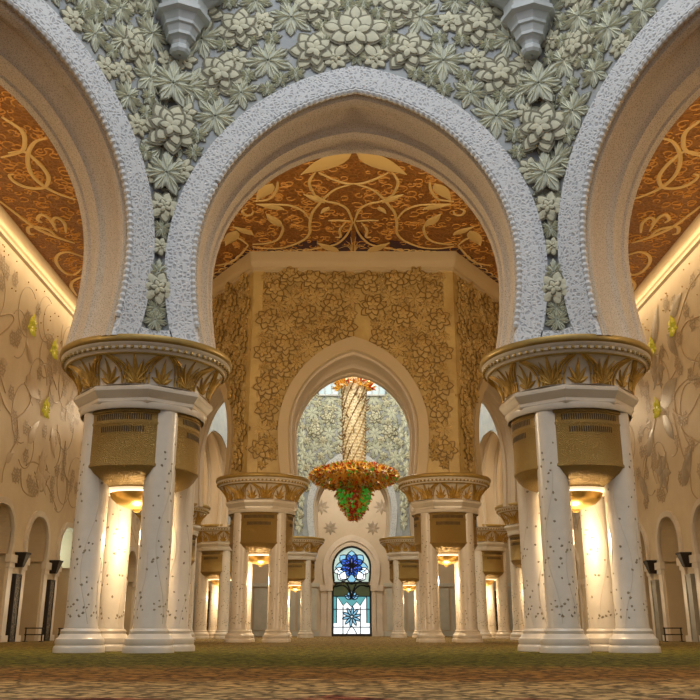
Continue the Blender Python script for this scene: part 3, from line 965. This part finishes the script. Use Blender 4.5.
# ---- wall behind everything with the tall window
WB = Frame((0, 55), (1, 0), (0, -1))
w = MB()
zc, zs, zt = 4.0, 2.95, 5.75
P = arch_half(1.2, zc, 5.28, zs, 12, 6)
hw = 2.2
bd = []
for x, z in P:
    dx, dz = x, z - zc
    t = hw / dx if dx > 1e-6 else 1e9
    if dz > 1e-6:
        t = min(t, (6.6 - zc) / dz)
    bd.append([dx * t, max(zs, zc + dz * t)])
bd[0] = [hw, zs]
kk = min(range(len(P)), key=lambda i: abs(math.atan2(P[i][1] - zc, P[i][0]) - math.atan2(6.6 - zc, hw)))
bd[kk] = [hw, 6.6]
w.grid([[WB(x, z) for x, z in full(P)], [WB(x, z) for x, z in full([tuple(q) for q in bd])]])
w.grid([[WB(x, z) for x, z in full(P)], [WB(x, z, -0.5) for x, z in full(P)]])
for s in (-1, 1):
    w.add([WB(s * 1.2, 0), WB(s * hw, 0), WB(s * hw, zs), WB(s * 1.2, zs)], [(0, 1, 2, 3)])
    w.add([WB(s * 1.2, 0), WB(s * 1.2, zs), WB(s * 1.2, zs, -0.5), WB(s * 1.2, 0, -0.5)], [(0, 1, 2, 3)])
    w.add([WB(s * 0.5, zs, 0), WB(s * 1.2, zs, 0), WB(s * 1.2, zs, -0.5), WB(s * 0.5, zs, -0.5)], [(0, 1, 2, 3)])
    w.add([WB(s * hw, 0), WB(s * 10.9, 0), WB(s * 10.9, 6.6), WB(s * hw, 6.6)], [(0, 1, 2, 3)])
w.add([WB(-10.9, 6.6), WB(10.9, 6.6), WB(10.9, ZC), WB(-10.9, ZC)], [(0, 1, 2, 3)])
w.add([WB(-10.9, 0, -0.6), WB(10.9, 0, -0.6), WB(10.9, ZC, -0.6), WB(-10.9, ZC, -0.6)], [(0, 1, 2, 3)])
wb = struct(w.build('wall_back', M['back_wall'], smooth=False), 'tan marble end wall around the tall stained glass window', 'wall')
fr = MB()
for a0, a1, o_ in ((1.2, 1.42, 0.10), (1.42, 1.72, 0.2)):
    A = arch_half(a0, zc, 5.28 + (a0 - 1.2) * 1.25, zs, 12, 6)
    B = arch_half(a1, zc, 5.28 + (a1 - 1.2) * 1.25, zs, 12, 6)
    fr.grid([[WB(x, z, -0.02) for x, z in full(A)], [WB(x, z, o_) for x, z in full(A)], [WB(x, z, o_) for x, z in full(B)], [WB(x, z, 0) for x, z in full(B)]])
for s in (-1, 1):
    for x0, x1, z0, z1, o_ in ((1.2, 1.45, 0, 2.6, 0.14), (1.5, 1.85, 0, 2.6, 0.1), (1.14, 1.9, 2.6, 2.95, 0.22), (1.2, 1.9, 0, 0.3, 0.2)):
        xa, xb = sorted((s * x0, s * x1))
        fr.box((xa, 55 - o_, z0), (xb, 55.02, z1))
fr.build('window_surround', M['marble_side'], wb)
da = MB()
for s in (-1, 1):
    for k in range(6):
        xa, xb = sorted((s * (2.1 + 1.3 * k), s * (3.25 + 1.3 * k)))
        da.box((xa, 54.94, 0.35), (xb, 55.02, 2.75))
    xa, xb = sorted((s * 1.95, s * 10))
    da.box((xa, 54.88, 2.85), (xb, 55.02, 3.05))
    da.box((xa, 54.88, 0.0), (xb, 55.02, 0.28))
da.build('marble_dado', material('daylight_tinted_marble', (0.60, 0.60, 0.53), 0.3, vary=(1.5, (0.50, 0.51, 0.45), 6)), wb, smooth=False)  # pale marble with the windows' green daylight tint put into its colour
sf = MB()
for s in (-1, 1):
    for x, z, r in ((1.3, 6.35, 0.45), (1.85, 7.63, 0.5), (3.3, 6.8, 0.4), (0.0, 7.3, 0.4), (4.6, 7.8, 0.5), (2.9, 8.8, 0.5), (6.2, 6.4, 0.5), (7.6, 8.2, 0.5)):
        for k in range(8):
            an = 2 * pi * k / 8
            flat_leaf(sf, (s * x, z), (s * x + r * cos(an), z + r * sin(an)), 0.2, lambda u, v, o: WB(u, v, 0.01 + o), 0.02)
sf.build('star_flower_inlay', M['side_leaf'], wb)

# dark carved doors at the ends of the back wall
for i, s in enumerate((-1, 1)):
    d = MB()
    d.box((s * 8.75 - 0.5, 54.86, 0.0), (s * 8.75 + 0.5, 54.93, 2.6))
    dr = struct(d.build('door_%d' % (i + 1), M['panel'], smooth=False), 'dark carved door at the %s end of the far wall' % ('left' if s < 0 else 'right'), 'door')
    fr = MB()
    for x0, x1, z0, z1 in ((-0.62, -0.5, 0, 2.72), (0.5, 0.62, 0, 2.72), (-0.5, 0.5, 2.6, 2.72)):
        fr.box((s * 8.75 + x0, 54.82, z0), (s * 8.75 + x1, 54.93, z1))
    fr.build('door_frame', M['marble_side'], dr, smooth=False)

# ------------------------------------------------------------------ the stained glass window
WY = 55.25
HZ = 4.02


def poly_at(mb, pts, y):
    mb.add([(x, y, z) for x, z in pts], [tuple(range(len(pts)))])


def petal_pts(cx, cz, ang, r0, r1, w, n=8):
    ca, sa = cos(ang), sin(ang)
    L_, R_ = [], []
    for i in range(n + 1):
        t = i / n
        ww = 0.5 * w * sin(pi * t) ** 0.8
        rr = r0 + (r1 - r0) * t
        L_.append((cx + ca * rr - sa * ww, cz + sa * rr + ca * ww))
        R_.append((cx + ca * rr + sa * ww, cz + sa * rr - ca * ww))
    return L_ + R_[1:-1][::-1]


head = [(x, z) for x, z in full(arch_half(1.13, HZ, 5.22, 3.1, 16, 8))]
wn = MB()
poly_at(wn, head, WY)
win = struct(wn.build('window_1', M['g_pale'], smooth=False), 'tall stained glass window with a blue flower in a round pointed head', 'window')
lead = MB()


def pane(name, polys, mat, y, outline=True):
    mb = MB()
    for p in polys:
        poly_at(mb, p, y)
        if outline:
            lead.tube([(x, y - 0.015, z) for x, z in p], 0.03, 4, closed=True)
    return mb.build(name, mat, win, smooth=False)


pane('sky_pane', [petal_pts(0, HZ, pi / 2 + 2 * pi * k / 8, 0.2, 0.98, 0.62) for k in range(8)], M['g_sky'], WY - 0.01)
pane('white_pane', [petal_pts(0, HZ, a, 0.25, 1.1, 0.72) for a in (R(222), R(318))] + [petal_pts(0, HZ, a, 0.5, 1.1, 0.4) for a in (R(196), R(344))], M['g_white'], WY - 0.02)
pane('blue_pane', [petal_pts(0, HZ + 0.1, pi / 2 + 2 * pi * k / 8 + 0.39, 0.05, 0.72, 0.42) for k in range(8)], M['g_blue'], WY - 0.03)
pane('violet_pane', [petal_pts(0, HZ + 0.1, pi / 2 + 2 * pi * k / 6, 0.02, 0.42, 0.28) for k in range(6)], M['g_violet'], WY - 0.04)
pane('olive_pane', [[(-1.13, 2.3), (1.13, 2.3), (1.13, 2.75), (0.95, 3.02), (0.55, 3.16), (0, 3.0), (-0.55, 3.16), (-0.95, 3.02), (-1.13, 2.75)]], M['g_olive'], WY - 0.01)
pane('lower_pane', [[(-1.13, 0.12), (1.13, 0.12), (1.13, 2.3), (-1.13, 2.3)]], M['g_white'], WY)
pane('teal_pane', [[(-1.12, 0.75), (-0.9, 0.75), (-0.9, 2.3), (-1.12, 2.3)], [(0.9, 0.75), (1.12, 0.75), (1.12, 2.3), (0.9, 2.3)],
                   [(-0.9, 2.3), (-0.5, 1.75), (-0.3, 1.98), (0, 1.68), (0.3, 1.98), (0.5, 1.75), (0.9, 2.3)]], M['g_teal'], WY - 0.01)
pane('blossom_pane', [petal_pts(0, 1.12, 2 * pi * k / 10 + 0.2, 0.06, 0.60, 0.15) for k in range(10)] + [petal_pts(0, 2.1, pi / 2 + 0.5 * k, 0.05, 0.5, 0.22) for k in (-2, -1, 0, 1, 2)], M['g_sky'], WY - 0.02)
for z in (0.52, 1.55):
    lead.tube([(-1.1, WY - 0.03, z), (1.1, WY - 0.03, z)], 0.025, 4)
for x in (-0.52, 0.52):
    lead.tube([(x, WY - 0.03, 0.12), (x, WY - 0.03, 1.7)], 0.03, 4)
for s in (-1, 1):
    lead.tube([(s * x, WY - 0.03, z) for x, z in smooth_path([(0, 0.6), (0.22, 0.3), (0.3, 0.12)])], 0.025, 4)
    lead.tube([(s * x, WY - 0.04, z) for x, z in smooth_path([(0.06, 2.3), (0.2, 2.7), (0.55, 2.95), (1.0, 2.85)])], 0.045, 4)
    lead.tube([(s * x, WY - 0.04, z) for x, z in smooth_path([(0.02, 2.25), (0.08, 2.6), (0.3, 3.05), (0.6, 3.2)])], 0.045, 4)
lead.tube([(x, WY - 0.03, z) for x, z in head], 0.055, 5, closed=True)
lead.tube([(x, WY - 0.03, z) for x, z in ((-1.13, 0.12), (-1.13, 2.75), (-0.95, 3.02), (-0.6, 3.12))], 0.055, 5)
lead.tube([(x, WY - 0.03, z) for x, z in ((1.13, 0.12), (1.13, 2.75), (0.95, 3.02), (0.6, 3.12))], 0.055, 5)
lead.build('window_leading', M['lead'], win)
sl = MB()
sl.box((-1.2, 55.0, 0.0), (1.2, WY + 0.02, 0.14))
for s in (-1, 1):
    xa, xb = sorted((s * 1.15, s * 1.26))
    sl.box((xa, 55.0, 0.0), (xb, WY, 0.5))
sl.build('window_sill', M['dark'], win, smooth=False)
bkp = MB()
bkp.box((-1.3, WY + 0.03, 0.0), (1.3, WY + 0.08, 5.5))
bkp.build('window_frame', M['back_wall'], win, smooth=False)

# daylight window filling the third niche on the left, and two panes high behind the chandelier
F = side_walls[-1][1]
wn = MB()
g = arch_half(0.92, 2.92, 3.74, 2.45, 10, 4)
wn.add([F(31.4 + x, z, -0.5) for x, z in full(g)], [tuple(range(len(full(g))))])
wl2 = struct(wn.build('window_2', M['sky_glass'], smooth=False), 'pale green lit window in the arched niche just left of the nearest left pier', 'window')
sb = MB()
sb.grid([[F(31.4 - 0.95, z, o_), F(31.4 + 0.95, z, o_)] for o_, z in ((-0.65, 2.32), (-0.35, 2.32), (-0.35, 2.45), (-0.65, 2.45))])
sb.add([F(30.55, 0, -0.55), F(32.25, 0, -0.55), F(32.25, 2.3, -0.55), F(30.55, 2.3, -0.55)], [(0, 1, 2, 3)])
sb.build('window_sill', M['marble'], wl2, smooth=False)
for i, s in enumerate((-1, 1)):
    q = MB()
    q.add([(s * x, 43.46, z) for x, z in ((0.7, 11.75), (1.7, 11.75), (1.7, 12.25), (1.2, 12.65), (0.7, 12.25))], [(0, 1, 2, 3, 4)])
    o = struct(q.build('window_%d' % (i + 3), material('clerestory_glass', (0.4, 0.52, 0.58), 0.3, emit=((0.42, 0.56, 0.62), 0.22)), smooth=False),
               'small pale clerestory window high to the %s of the chandelier stem' % ('left' if s < 0 else 'right'), 'window')
    q = MB()
    q.tube([(s * x, 43.42, z) for x, z in ((0.7, 11.75), (1.7, 11.75), (1.7, 12.25), (1.2, 12.65), (0.7, 12.25))], 0.06, 6, closed=True)
    for x in (1.03, 1.37):
        q.tube([(s * x, 43.42, 11.75), (s * x, 43.42, 12.45)], 0.035, 5)
    q.build('window_frame', M['band'], o)

# ------------------------------------------------------------------ clustered piers
BELL = [(1.07, 3.93), (1.08, 4.03), (1.12, 4.13), (1.18, 4.22), (1.26, 4.31), (1.335, 4.37)]


def bell_r(z):
    for (r0, z0), (r1, z1) in zip(BELL, BELL[1:]):
        if z <= z1:
            return r0 + (r1 - r0) * (z - z0) / (z1 - z0)
    return BELL[-1][0]


def bell_point(u, z, o):
    z = min(max(z, 3.935), 4.365)
    r = bell_r(z) + o * 0.9 + 0.004
    a = u / 1.15
    return (r * cos(a), r * sin(a), z - o * 0.3)


def make_pier():
    root = empty('clustered_pier', (0, 0, 0))
    cp = MB()
    cp.lathe([(0.3, 3.9)] + BELL + [(1.345, 4.40), (1.38, 4.42), (1.385, 4.46), (1.42, 4.49), (1.43, 4.53), (1.43, 4.57), (1.40, 4.62), (1.2, 4.63), (0.02, 4.63)], 64)
    cap = cp.build('capital', M['marble'], root)
    rm = MB()
    rm.lathe([(1.425, 4.51), (1.448, 4.525), (1.458, 4.55), (1.458, 4.585), (1.445, 4.62), (1.40, 4.635)], 64)
    rm.build('gold_rim', M['gold_rim'], cap)
    dn = MB()
    for k in range(72):
        a = 2 * pi * k / 72
        dn.sphere((1.392 * cos(a), 1.392 * sin(a), 4.43), 0.034, 5, 3)
    dn.tube([(1.325 * cos(2 * pi * k / 64), 1.325 * sin(2 * pi * k / 64), 4.352) for k in range(64)], 0.02, 5, closed=True)
    dn.build('beading', M['gold_rim'], cap)
    pm = MB()
    per = 2 * pi * 1.15
    for k in range(16):
        u0 = per * (k + 0.5) / 16
        bigl = k % 2 == 0
        fanl = ((-1.15, .30), (-0.78, .38), (-0.4, .43), (0, .50), (0.4, .43), (0.78, .38), (1.15, .30)) if bigl else ((-1.05, .26), (-0.55, .33), (0, .42), (0.55, .33), (1.05, .26))
        for an, L in fanl:
            flat_leaf(pm, (u0, 3.945), (u0 + L * sin(an) * 0.8, 3.945 + 0.86 * L * cos(an) * (1.0 if abs(an) < 1 else 0.9)), 0.088 if bigl else 0.075, bell_point, 0.03, 5, 0.0)
    # interlacing pointed arches between the palmettes
    for k in range(8):
        u0 = per * (2 * k + 1.5) / 16
        for s in (-1, 1):
            for dw in (0.0, 0.06, 0.11):
                pts = [(0.235 + dw, 3.94), (0.225 + dw, 4.08), (0.17 + dw, 4.22), (0.04 + dw * 0.6, 4.34)]
                pm.tube([bell_point(u0 + s * u, z, 0.008) for u, z in smooth_path(pts, 4)], 0.019, 5)
    pm.build('palmette_relief', M['gold'], cap)
    nk = MB()
    nk.lathe([(1.0, 3.62), (1.05, 3.65), (1.07, 3.68), (1.07, 3.73), (1.09, 3.75), (1.13, 3.80), (1.16, 3.84), (1.16, 3.88), (1.14, 3.91), (1.05, 3.94)], 8, (0, 0), R(22.5), R(382.5))
    nk.build('neck_molding', M['marble'], root, smooth=False)
    cl = MB()
    cl.lathe([(1.02, 3.56), (1.035, 3.58), (1.035, 3.66), (0.9, 3.66)], 48)
    cl.build('collar', M['marble'], root)
    # four shafts
    sp = MB()
    sp.lathe([(0.246, 0.33), (0.246, 0.36), (0.238, 0.38), (0.236, 3.62)], 28)
    bs = MB()
    bs.lathe([(0.37, 0.0), (0.37, 0.06), (0.36, 0.09), (0.345, 0.10), (0.355, 0.14), (0.345, 0.19), (0.315, 0.21), (0.295, 0.25), (0.28, 0.26), (0.285, 0.30), (0.265, 0.33), (0.24, 0.335), (0.24, 0.36)], 28)
    rn = random.Random(9)
    inl, vin = MB(), MB()

    def shaft_pt(a, z, o=0.0):
        return (cos(a) * (0.2365 + o), sin(a) * (0.2365 + o), z)
    for k in range(120):
        z = 0.5 + 2.7 * rn.random() ** 1.9
        a = rn.uniform(0, 2 * pi)
        an = rn.uniform(0, 2 * pi)
        L = rn.uniform(0.028, 0.052)
        flat_leaf(inl, (a * 0.236, z), (a * 0.236 + L * cos(an), z + L * sin(an)), L * 0.75, lambda u, v, o: shaft_pt(u / 0.236, v, o), 0.006, 3)
    for k in range(5):
        a0 = 2 * pi * k / 5
        p = [shaft_pt(a0 + 0.4 * sin(z * 3.1 + k), z, 0.0) for z in [0.4 + 0.11 * j for j in range(22)]]
        vin.tube(p, 0.005, 4)
    first = None
    for k in range(4):
        if k == 0:
            sh = sp.build('shaft', M['marble'], root)
            bs.build('shaft_base', M['marble'], sh)
            inl.build('leaf_inlay', M['inlay'], sh)
            vin.build('vine_inlay', M['vine_inlay'], sh)
            sh.location = (0.745, 0, 0)
            first = sh
        else:
            c2 = copy_tree(first, root)
            c2.location = (0.745 * cos(k * pi / 2), 0.745 * sin(k * pi / 2), 0)
            c2.rotation_euler = (0, 0, k * pi / 2)
    # gilded mesh drums between the shafts, tapering to a bowl
    gp = MB()
    a0, a1 = R(45 - 39), R(45 + 39)
    prof = [(0.86, 3.58), (1.0, 3.58), (1.02, 3.56), (1.02, 3.52), (1.0, 3.51), (1.0, 3.38), (1.008, 3.37), (1.008, 3.34), (1.0, 3.33), (1.0, 2.74), (1.012, 2.72), (1.012, 2.69), (0.99, 2.67), (0.95, 2.60), (0.87, 2.53), (0.75, 2.47), (0.64, 2.44), (0.60, 2.42)]
    prof = [(r * 0.955, z) for r, z in prof]
    gp.lathe(prof, 18, (0, 0), a0, a1)
    sl = MB()
    for row, zc_, nn in ((0, 3.445, 26), (1, 3.25, 20)):
        for j in range(nn):
            a = R(45 + (j - (nn - 1) / 2) * 2.2)
            da_ = R(0.62)
            zz = 0.045
            sl.add([(0.959 * cos(a - da_), 0.959 * sin(a - da_), zc_ - zz), (0.959 * cos(a + da_), 0.959 * sin(a + da_), zc_ - zz),
                    (0.959 * cos(a + da_), 0.959 * sin(a + da_), zc_ + zz), (0.959 * cos(a - da_), 0.959 * sin(a - da_), zc_ + zz)], [(0, 1, 2, 3)])
    g0 = None
    for k in range(4):
        if k == 0:
            g0 = gp.build('mesh_drum', M['grille'], root)
            sl.build('vent_slots', M['slot'], g0, smooth=False)['label'] = 'two rows of dark vent slots'
        else:
            c2 = copy_tree(g0, root)
            c2.rotation_euler = (0, 0, k * pi / 2)
    lr = MB()
    lr.lathe([(0.60, 2.42), (0.58, 2.385), (0.52, 2.37), (0.42, 2.375)], 32)
    lr.build('light_ring', M['lamp'], root)['label'] = 'glowing ring under the gilded drum'
    bw = MB()
    bw.lathe([(0.5, 2.45), (0.46, 2.38), (0.42, 2.30), (0.33, 2.22), (0.2, 2.17), (0.07, 2.14), (0.05, 2.10), (0.0, 2.09)], 32)
    bw.build('lamp_bowl', M['bowl'], root)
    for o in [q for q in bpy.data.objects if q.parent == root and not q.name.startswith('shaft')]:
        for me in {o.data} | {q.data for q in bpy.data.objects if q.parent == o}:
            if 'fit' not in me:
                me['fit'] = 1
                for v in me.vertices:
                    v.co.x *= 0.965
                    v.co.y *= 0.965
    return root


PIERS = [(-3.49, 14.1, -52, 'nearest pier on the left, four inlaid marble columns under one gilded capital', 60),
         (3.49, 14.1, -128, 'nearest pier on the right, four inlaid marble columns under one gilded capital', 60),
         (-2.72, 26.45, 45, 'middle pier left of the chandelier, standing under the gilded wall', 65),
         (2.72, 26.45, 45, 'middle pier right of the chandelier, standing under the gilded wall', 65),
         (-6.6, 32.3, 22, 'pier partly hidden just right behind the nearest left pier', 60),
         (6.6, 32.3, 68, 'pier partly hidden just left behind the nearest right pier', 60),
         (-5.7, 39.2, 22, 'small distant pier seen just left of the middle left pier', 60),
         (5.7, 39.2, 68, 'small distant pier seen just right of the middle right pier', 60),
         (-2.75, 44.2, 45, 'distant pier left of the stained glass window', 70),
         (2.75, 44.2, 45, 'distant pier right of the stained glass window', 70)]
pier0 = make_pier()
for i, (x, y, rz, lab, e) in enumerate(PIERS):
    p = pier0 if i == 0 else copy_tree(pier0)
    p.location = (x, y, 0)
    p.rotation_euler = (0, 0, R(rz))
    tag(p, lab, 'pier', 'clustered marble piers')
    lamp('pier_light', 'POINT', (x, y, 1.72), e * 0.95, (1.0, 0.78, 0.5), 0.12)

# ------------------------------------------------------------------ corbels in the corners of the near hall
for s in (-1, 1):
    cb = MB()
    cb.lathe([(0.02, 9.90), (0.15, 9.90), (0.18, 9.95), (0.18, 10.02), (0.155, 10.05), (0.17, 10.12), (0.215, 10.18), (0.26, 10.19), (0.26, 10.25), (0.30, 10.36), (0.34, 10.38), (0.34, 10.44), (0.40, 10.56), (0.50, 10.60), (0.50, 10.68),
              (0.44, 10.72), (0.44, 10.9), (0.62, 11.05), (0.72, 11.1), (0.72, 11.3), (0.95, 11.7), (0.95, 12.2), (0.02, 12.2)], 8, (0, 0), R(-22.5), R(337.5))
    o = cb.build('trim_%d' % (1 if s < 0 else 2), M['corbel'], smooth=False)
    o.location = (s * 3.08, 13.1, 0)
    o.rotation_euler = (0, 0, R(20 * s))
    struct(o, 'stepped grey stone corbel at the top of the picture, above the %s near pier' % ('left' if s < 0 else 'right'), 'corbel')

# ------------------------------------------------------------------ the great chandelier
CX, CY = 0.07, 35.4
ch = tag(empty('chandelier', (CX, CY, 4.45)), 'huge gilded chandelier of coloured glass with a long spiral beaded stem', 'chandelier')
CH0 = 4.45
rn = random.Random(4)
st = MB()
st.lathe([(0.41, 6.5 - CH0), (0.43, 7.2 - CH0), (0.48, 10.2 - CH0), (0.42, 10.3 - CH0)], 40)
stem = st.build('stem', M['crystal'], ch)
sp1, sp2 = MB(), MB()
for k in range(10):
    a0 = 2 * pi * k / 10
    sp1.tube([((0.45 + 0.003 * t) * cos(a0 + 0.16 * t), (0.45 + 0.003 * t) * sin(a0 + 0.16 * t), 6.65 - CH0 + 0.16 * t) for t in range(23)], 0.026, 5)
for row in range(26):
    z = 6.72 - CH0 + row * 0.138
    for k in range(20):
        a = 2 * pi * (k + 0.5 * (row % 2)) / 20 + 0.14 * row
        sp2.sphere(((0.43 + 0.0018 * row) * cos(a), (0.43 + 0.0018 * row) * sin(a), z), 0.058, 6, 4, sz=0.75)
sp1.build('spiral_rib', M['chain'], stem)
o = sp2.build('bead_strand', M['crystal'], stem)
o['kind'] = 'stuff'
sk = MB()
for k in range(46):
    z = rn.uniform(7.0, 9.6) - CH0
    a = rn.uniform(0, 2 * pi)
    p = [(0.44 * cos(a), 0.44 * sin(a), z), (0.60 * cos(a), 0.60 * sin(a), z + 0.05), (0.70 * cos(a), 0.70 * sin(a), z + 0.16)]
    sk.tube(p, [0.02, 0.03, 0.008], 5)
sk.build('stem_leaf', M['chain'], stem)
rd = MB()
rd.lathe([(0.12, 10.2 - CH0), (0.12, 18.0 - CH0), (0.6, 20.0 - CH0), (0.8, 21.62 - CH0)], 16)
rd.build('hanging_rod', M['chain'], ch)


def spike(mb, c, d, L, w):
    """little curled glass leaf"""
    c, d = Vector(c), Vector(d).normalized()
    u = d.cross(Vector((rn.uniform(-1, 1), rn.uniform(-1, 1), rn.uniform(-1, 1))))
    u.normalize()
    v = d.cross(u)
    rows = []
    for i in range(4):
        t = i / 3
        ww = w * sin(pi * (0.15 + 0.85 * t)) + 0.004
        q = c + d * (L * t) + v * (0.25 * L * t * t)
        rows.append([q + u * ww, q + v * (0.4 * ww), q - u * ww])
    mb.grid(rows)


BP = [(0.4, 6.66), (0.9, 6.62), (1.4, 6.48), (1.74, 6.34), (1.82, 6.24), (1.62, 6.06), (1.15, 5.9), (0.75, 5.8), (0.3, 5.74)]
bw = MB()
bw.lathe([(r * 0.93, z - CH0) for r, z in BP], 40)
bowl = bw.build('bowl', M['amber'], ch)
parts = {'amber': MB(), 'red_glass': MB(), 'crystal': MB(), 'chain': MB(), 'green_glass': MB()}
for k in range(4200):
    i = rn.randrange(len(BP) - 1)
    t = rn.random()
    r = BP[i][0] + (BP[i + 1][0] - BP[i][0]) * t
    if rn.random() > (r / 1.83) ** 0.7:
        continue
    z = BP[i][1] + (BP[i + 1][1] - BP[i][1]) * t - CH0
    a = rn.uniform(0, 2 * pi)
    nz = 0.8 if i < 3 else (0.0 if i < 4 else -0.8)
    d = (cos(a) + rn.uniform(-.7, .7), sin(a) + rn.uniform(-.7, .7), nz + rn.uniform(-.6, .6))
    q = rn.random()
    key = 'amber' if q < 0.46 else 'red_glass' if q < 0.64 else 'crystal' if q < 0.78 else 'chain' if q < 0.96 else 'green_glass'
    spike(parts[key], (r * 0.95 * cos(a), r * 0.95 * sin(a), z), d, rn.uniform(0.10, 0.2), rn.uniform(0.022, 0.045))
for k in range(760):
    t = rn.random()
    z = 5.68 - 1.15 * t
    r = (0.68 - 0.6 * t ** 2.0) * rn.uniform(0.75, 1.05)
    a = rn.uniform(0, 2 * pi)
    side = abs(cos(a))
    q = rn.random()
    key = 'green_glass' if q < (0.5 if side > 0.4 and t < 0.75 else 0.16) else 'red_glass' if q < 0.68 else 'amber' if q < 0.88 else 'crystal'
    if q < 0.45:
        parts[key].sphere((r * cos(a), r * sin(a), z - CH0), rn.uniform(0.04, 0.075), 6, 4)
    else:
        spike(parts[key], (r * cos(a), r * sin(a), z - CH0), (cos(a), sin(a), -0.8), rn.uniform(0.1, 0.2), 0.04)
for k in range(230):
    a = rn.uniform(0, 2 * pi)
    r = rn.uniform(0.4, 0.74)
    z = rn.uniform(9.85, 10.35) - CH0
    spike(parts['amber' if rn.random() < 0.7 else 'crystal' if rn.random() < 0.5 else 'red_glass'], (r * cos(a), r * sin(a), z), (cos(a), sin(a), rn.uniform(-.6, .9)), 0.26, 0.05)
for key, nm, lab in (('amber', 'amber_leaves', 'amber glass leaves'), ('red_glass', 'red_drops', 'red glass leaves and drops'), ('crystal', 'clear_drops', 'pale crystal leaves'),
                     ('chain', 'dark_gold_leaves', 'dark gold leaves'), ('green_glass', 'green_drops', 'green glass balls of the hanging cluster')):
    o = parts[key].build(nm, M[key], ch)
    o['kind'] = 'stuff'
    o['label'] = lab
cc = MB()
cc.lathe([(0.4, 5.75 - CH0), (0.5, 5.4 - CH0), (0.42, 5.0 - CH0), (0.2, 4.7 - CH0), (0.02, 4.5 - CH0)], 20)
cc.build('hanging_core', M['amber'], ch)

# ------------------------------------------------------------------ fittings along the two side walls
for s in (-1, 1):
    side = 'left' if s < 0 else 'right'
    for j, yb in enumerate((26.75, 29.85)):
        where = ('nearer' if j == 0 else 'farther')
        wx = s * 10
        lp = empty('wall_sconce', (wx, yb, 2.3))
        tag(lp, '%s dark tapered wall sconce between two niches on the %s wall' % (where, side), 'sconce', 'dark wall sconces')
        b = MB()
        rows = []
        for z, hwid, dep in ((0.22, 0.2, 0.36), (0.18, 0.2, 0.36), (0.16, 0.18, 0.34), (-0.16, 0.09, 0.24), (-0.2, 0.07, 0.22)):
            rows.append([(-s * 0.02, -hwid, z), (-s * dep, -hwid, z), (-s * dep, hwid, z), (-s * 0.02, hwid, z)])
        b.grid(rows, closed_u=True)
        b.add(rows[0], [(0, 1, 2, 3)])
        b.add(rows[-1], [(3, 2, 1, 0)])
        b.build('shade', M['dark'], lp, smooth=False)
        b = MB()
        b.box((-0.24 if s > 0 else 0.0, -0.05, -0.12), (0.0 if s > 0 else 0.24, 0.05, 0.1))
        b.build('bracket', M['dark'], lp, smooth=False)
        # slim upright panel under each sconce
        pn = empty('upright_panel', (wx - s * 0.08, yb, 0.0))
        tag(pn, '%s slim %s panel standing below a sconce on the %s wall' % (where, 'dark carved' if s < 0 else 'grey marble', side), 'panel', 'slim upright wall panels')
        b = MB()
        b.box((-0.05, -0.19, 0.06), (0.05, 0.19, 1.85))
        b.build('panel', M['panel'] if s < 0 else M['grey_panel'], pn, smooth=False)
        b = MB()
        for y0, y1, z0, z1 in ((-0.23, -0.19, 0, 1.9), (0.19, 0.23, 0, 1.9), (-0.19, 0.19, 1.85, 1.9), (-0.19, 0.19, 0.0, 0.06)):
            b.box((-0.07, y0, z0), (0.07, y1, z1))
        b.build('panel_frame', M['dark'] if s < 0 else M['grey_panel'], pn, smooth=False)
        # low barrier frame in front of the niche
        br = empty('low_barrier', (s * 9.35, yb + 0.3, 0), R(90))
        tag(br, '%s low dark barrier frame on the carpet by the %s wall niches' % (where, side), 'barrier', 'low barrier frames')
        for y in (-0.24, 0.24):
            b = MB()
            b.tube([(0, y, 0), (0, y, 0.4)], 0.022, 6)
            b.box((-0.1, y - 0.04, 0), (0.1, y + 0.04, 0.025))
            b.build('post', M['dark'], br, smooth=False)
        for z in (0.38, 0.2):
            b = MB()
            b.tube([(0, -0.28, z), (0, 0.28, z)], 0.018, 6)
            b.build('rail', M['dark'], br, smooth=False)
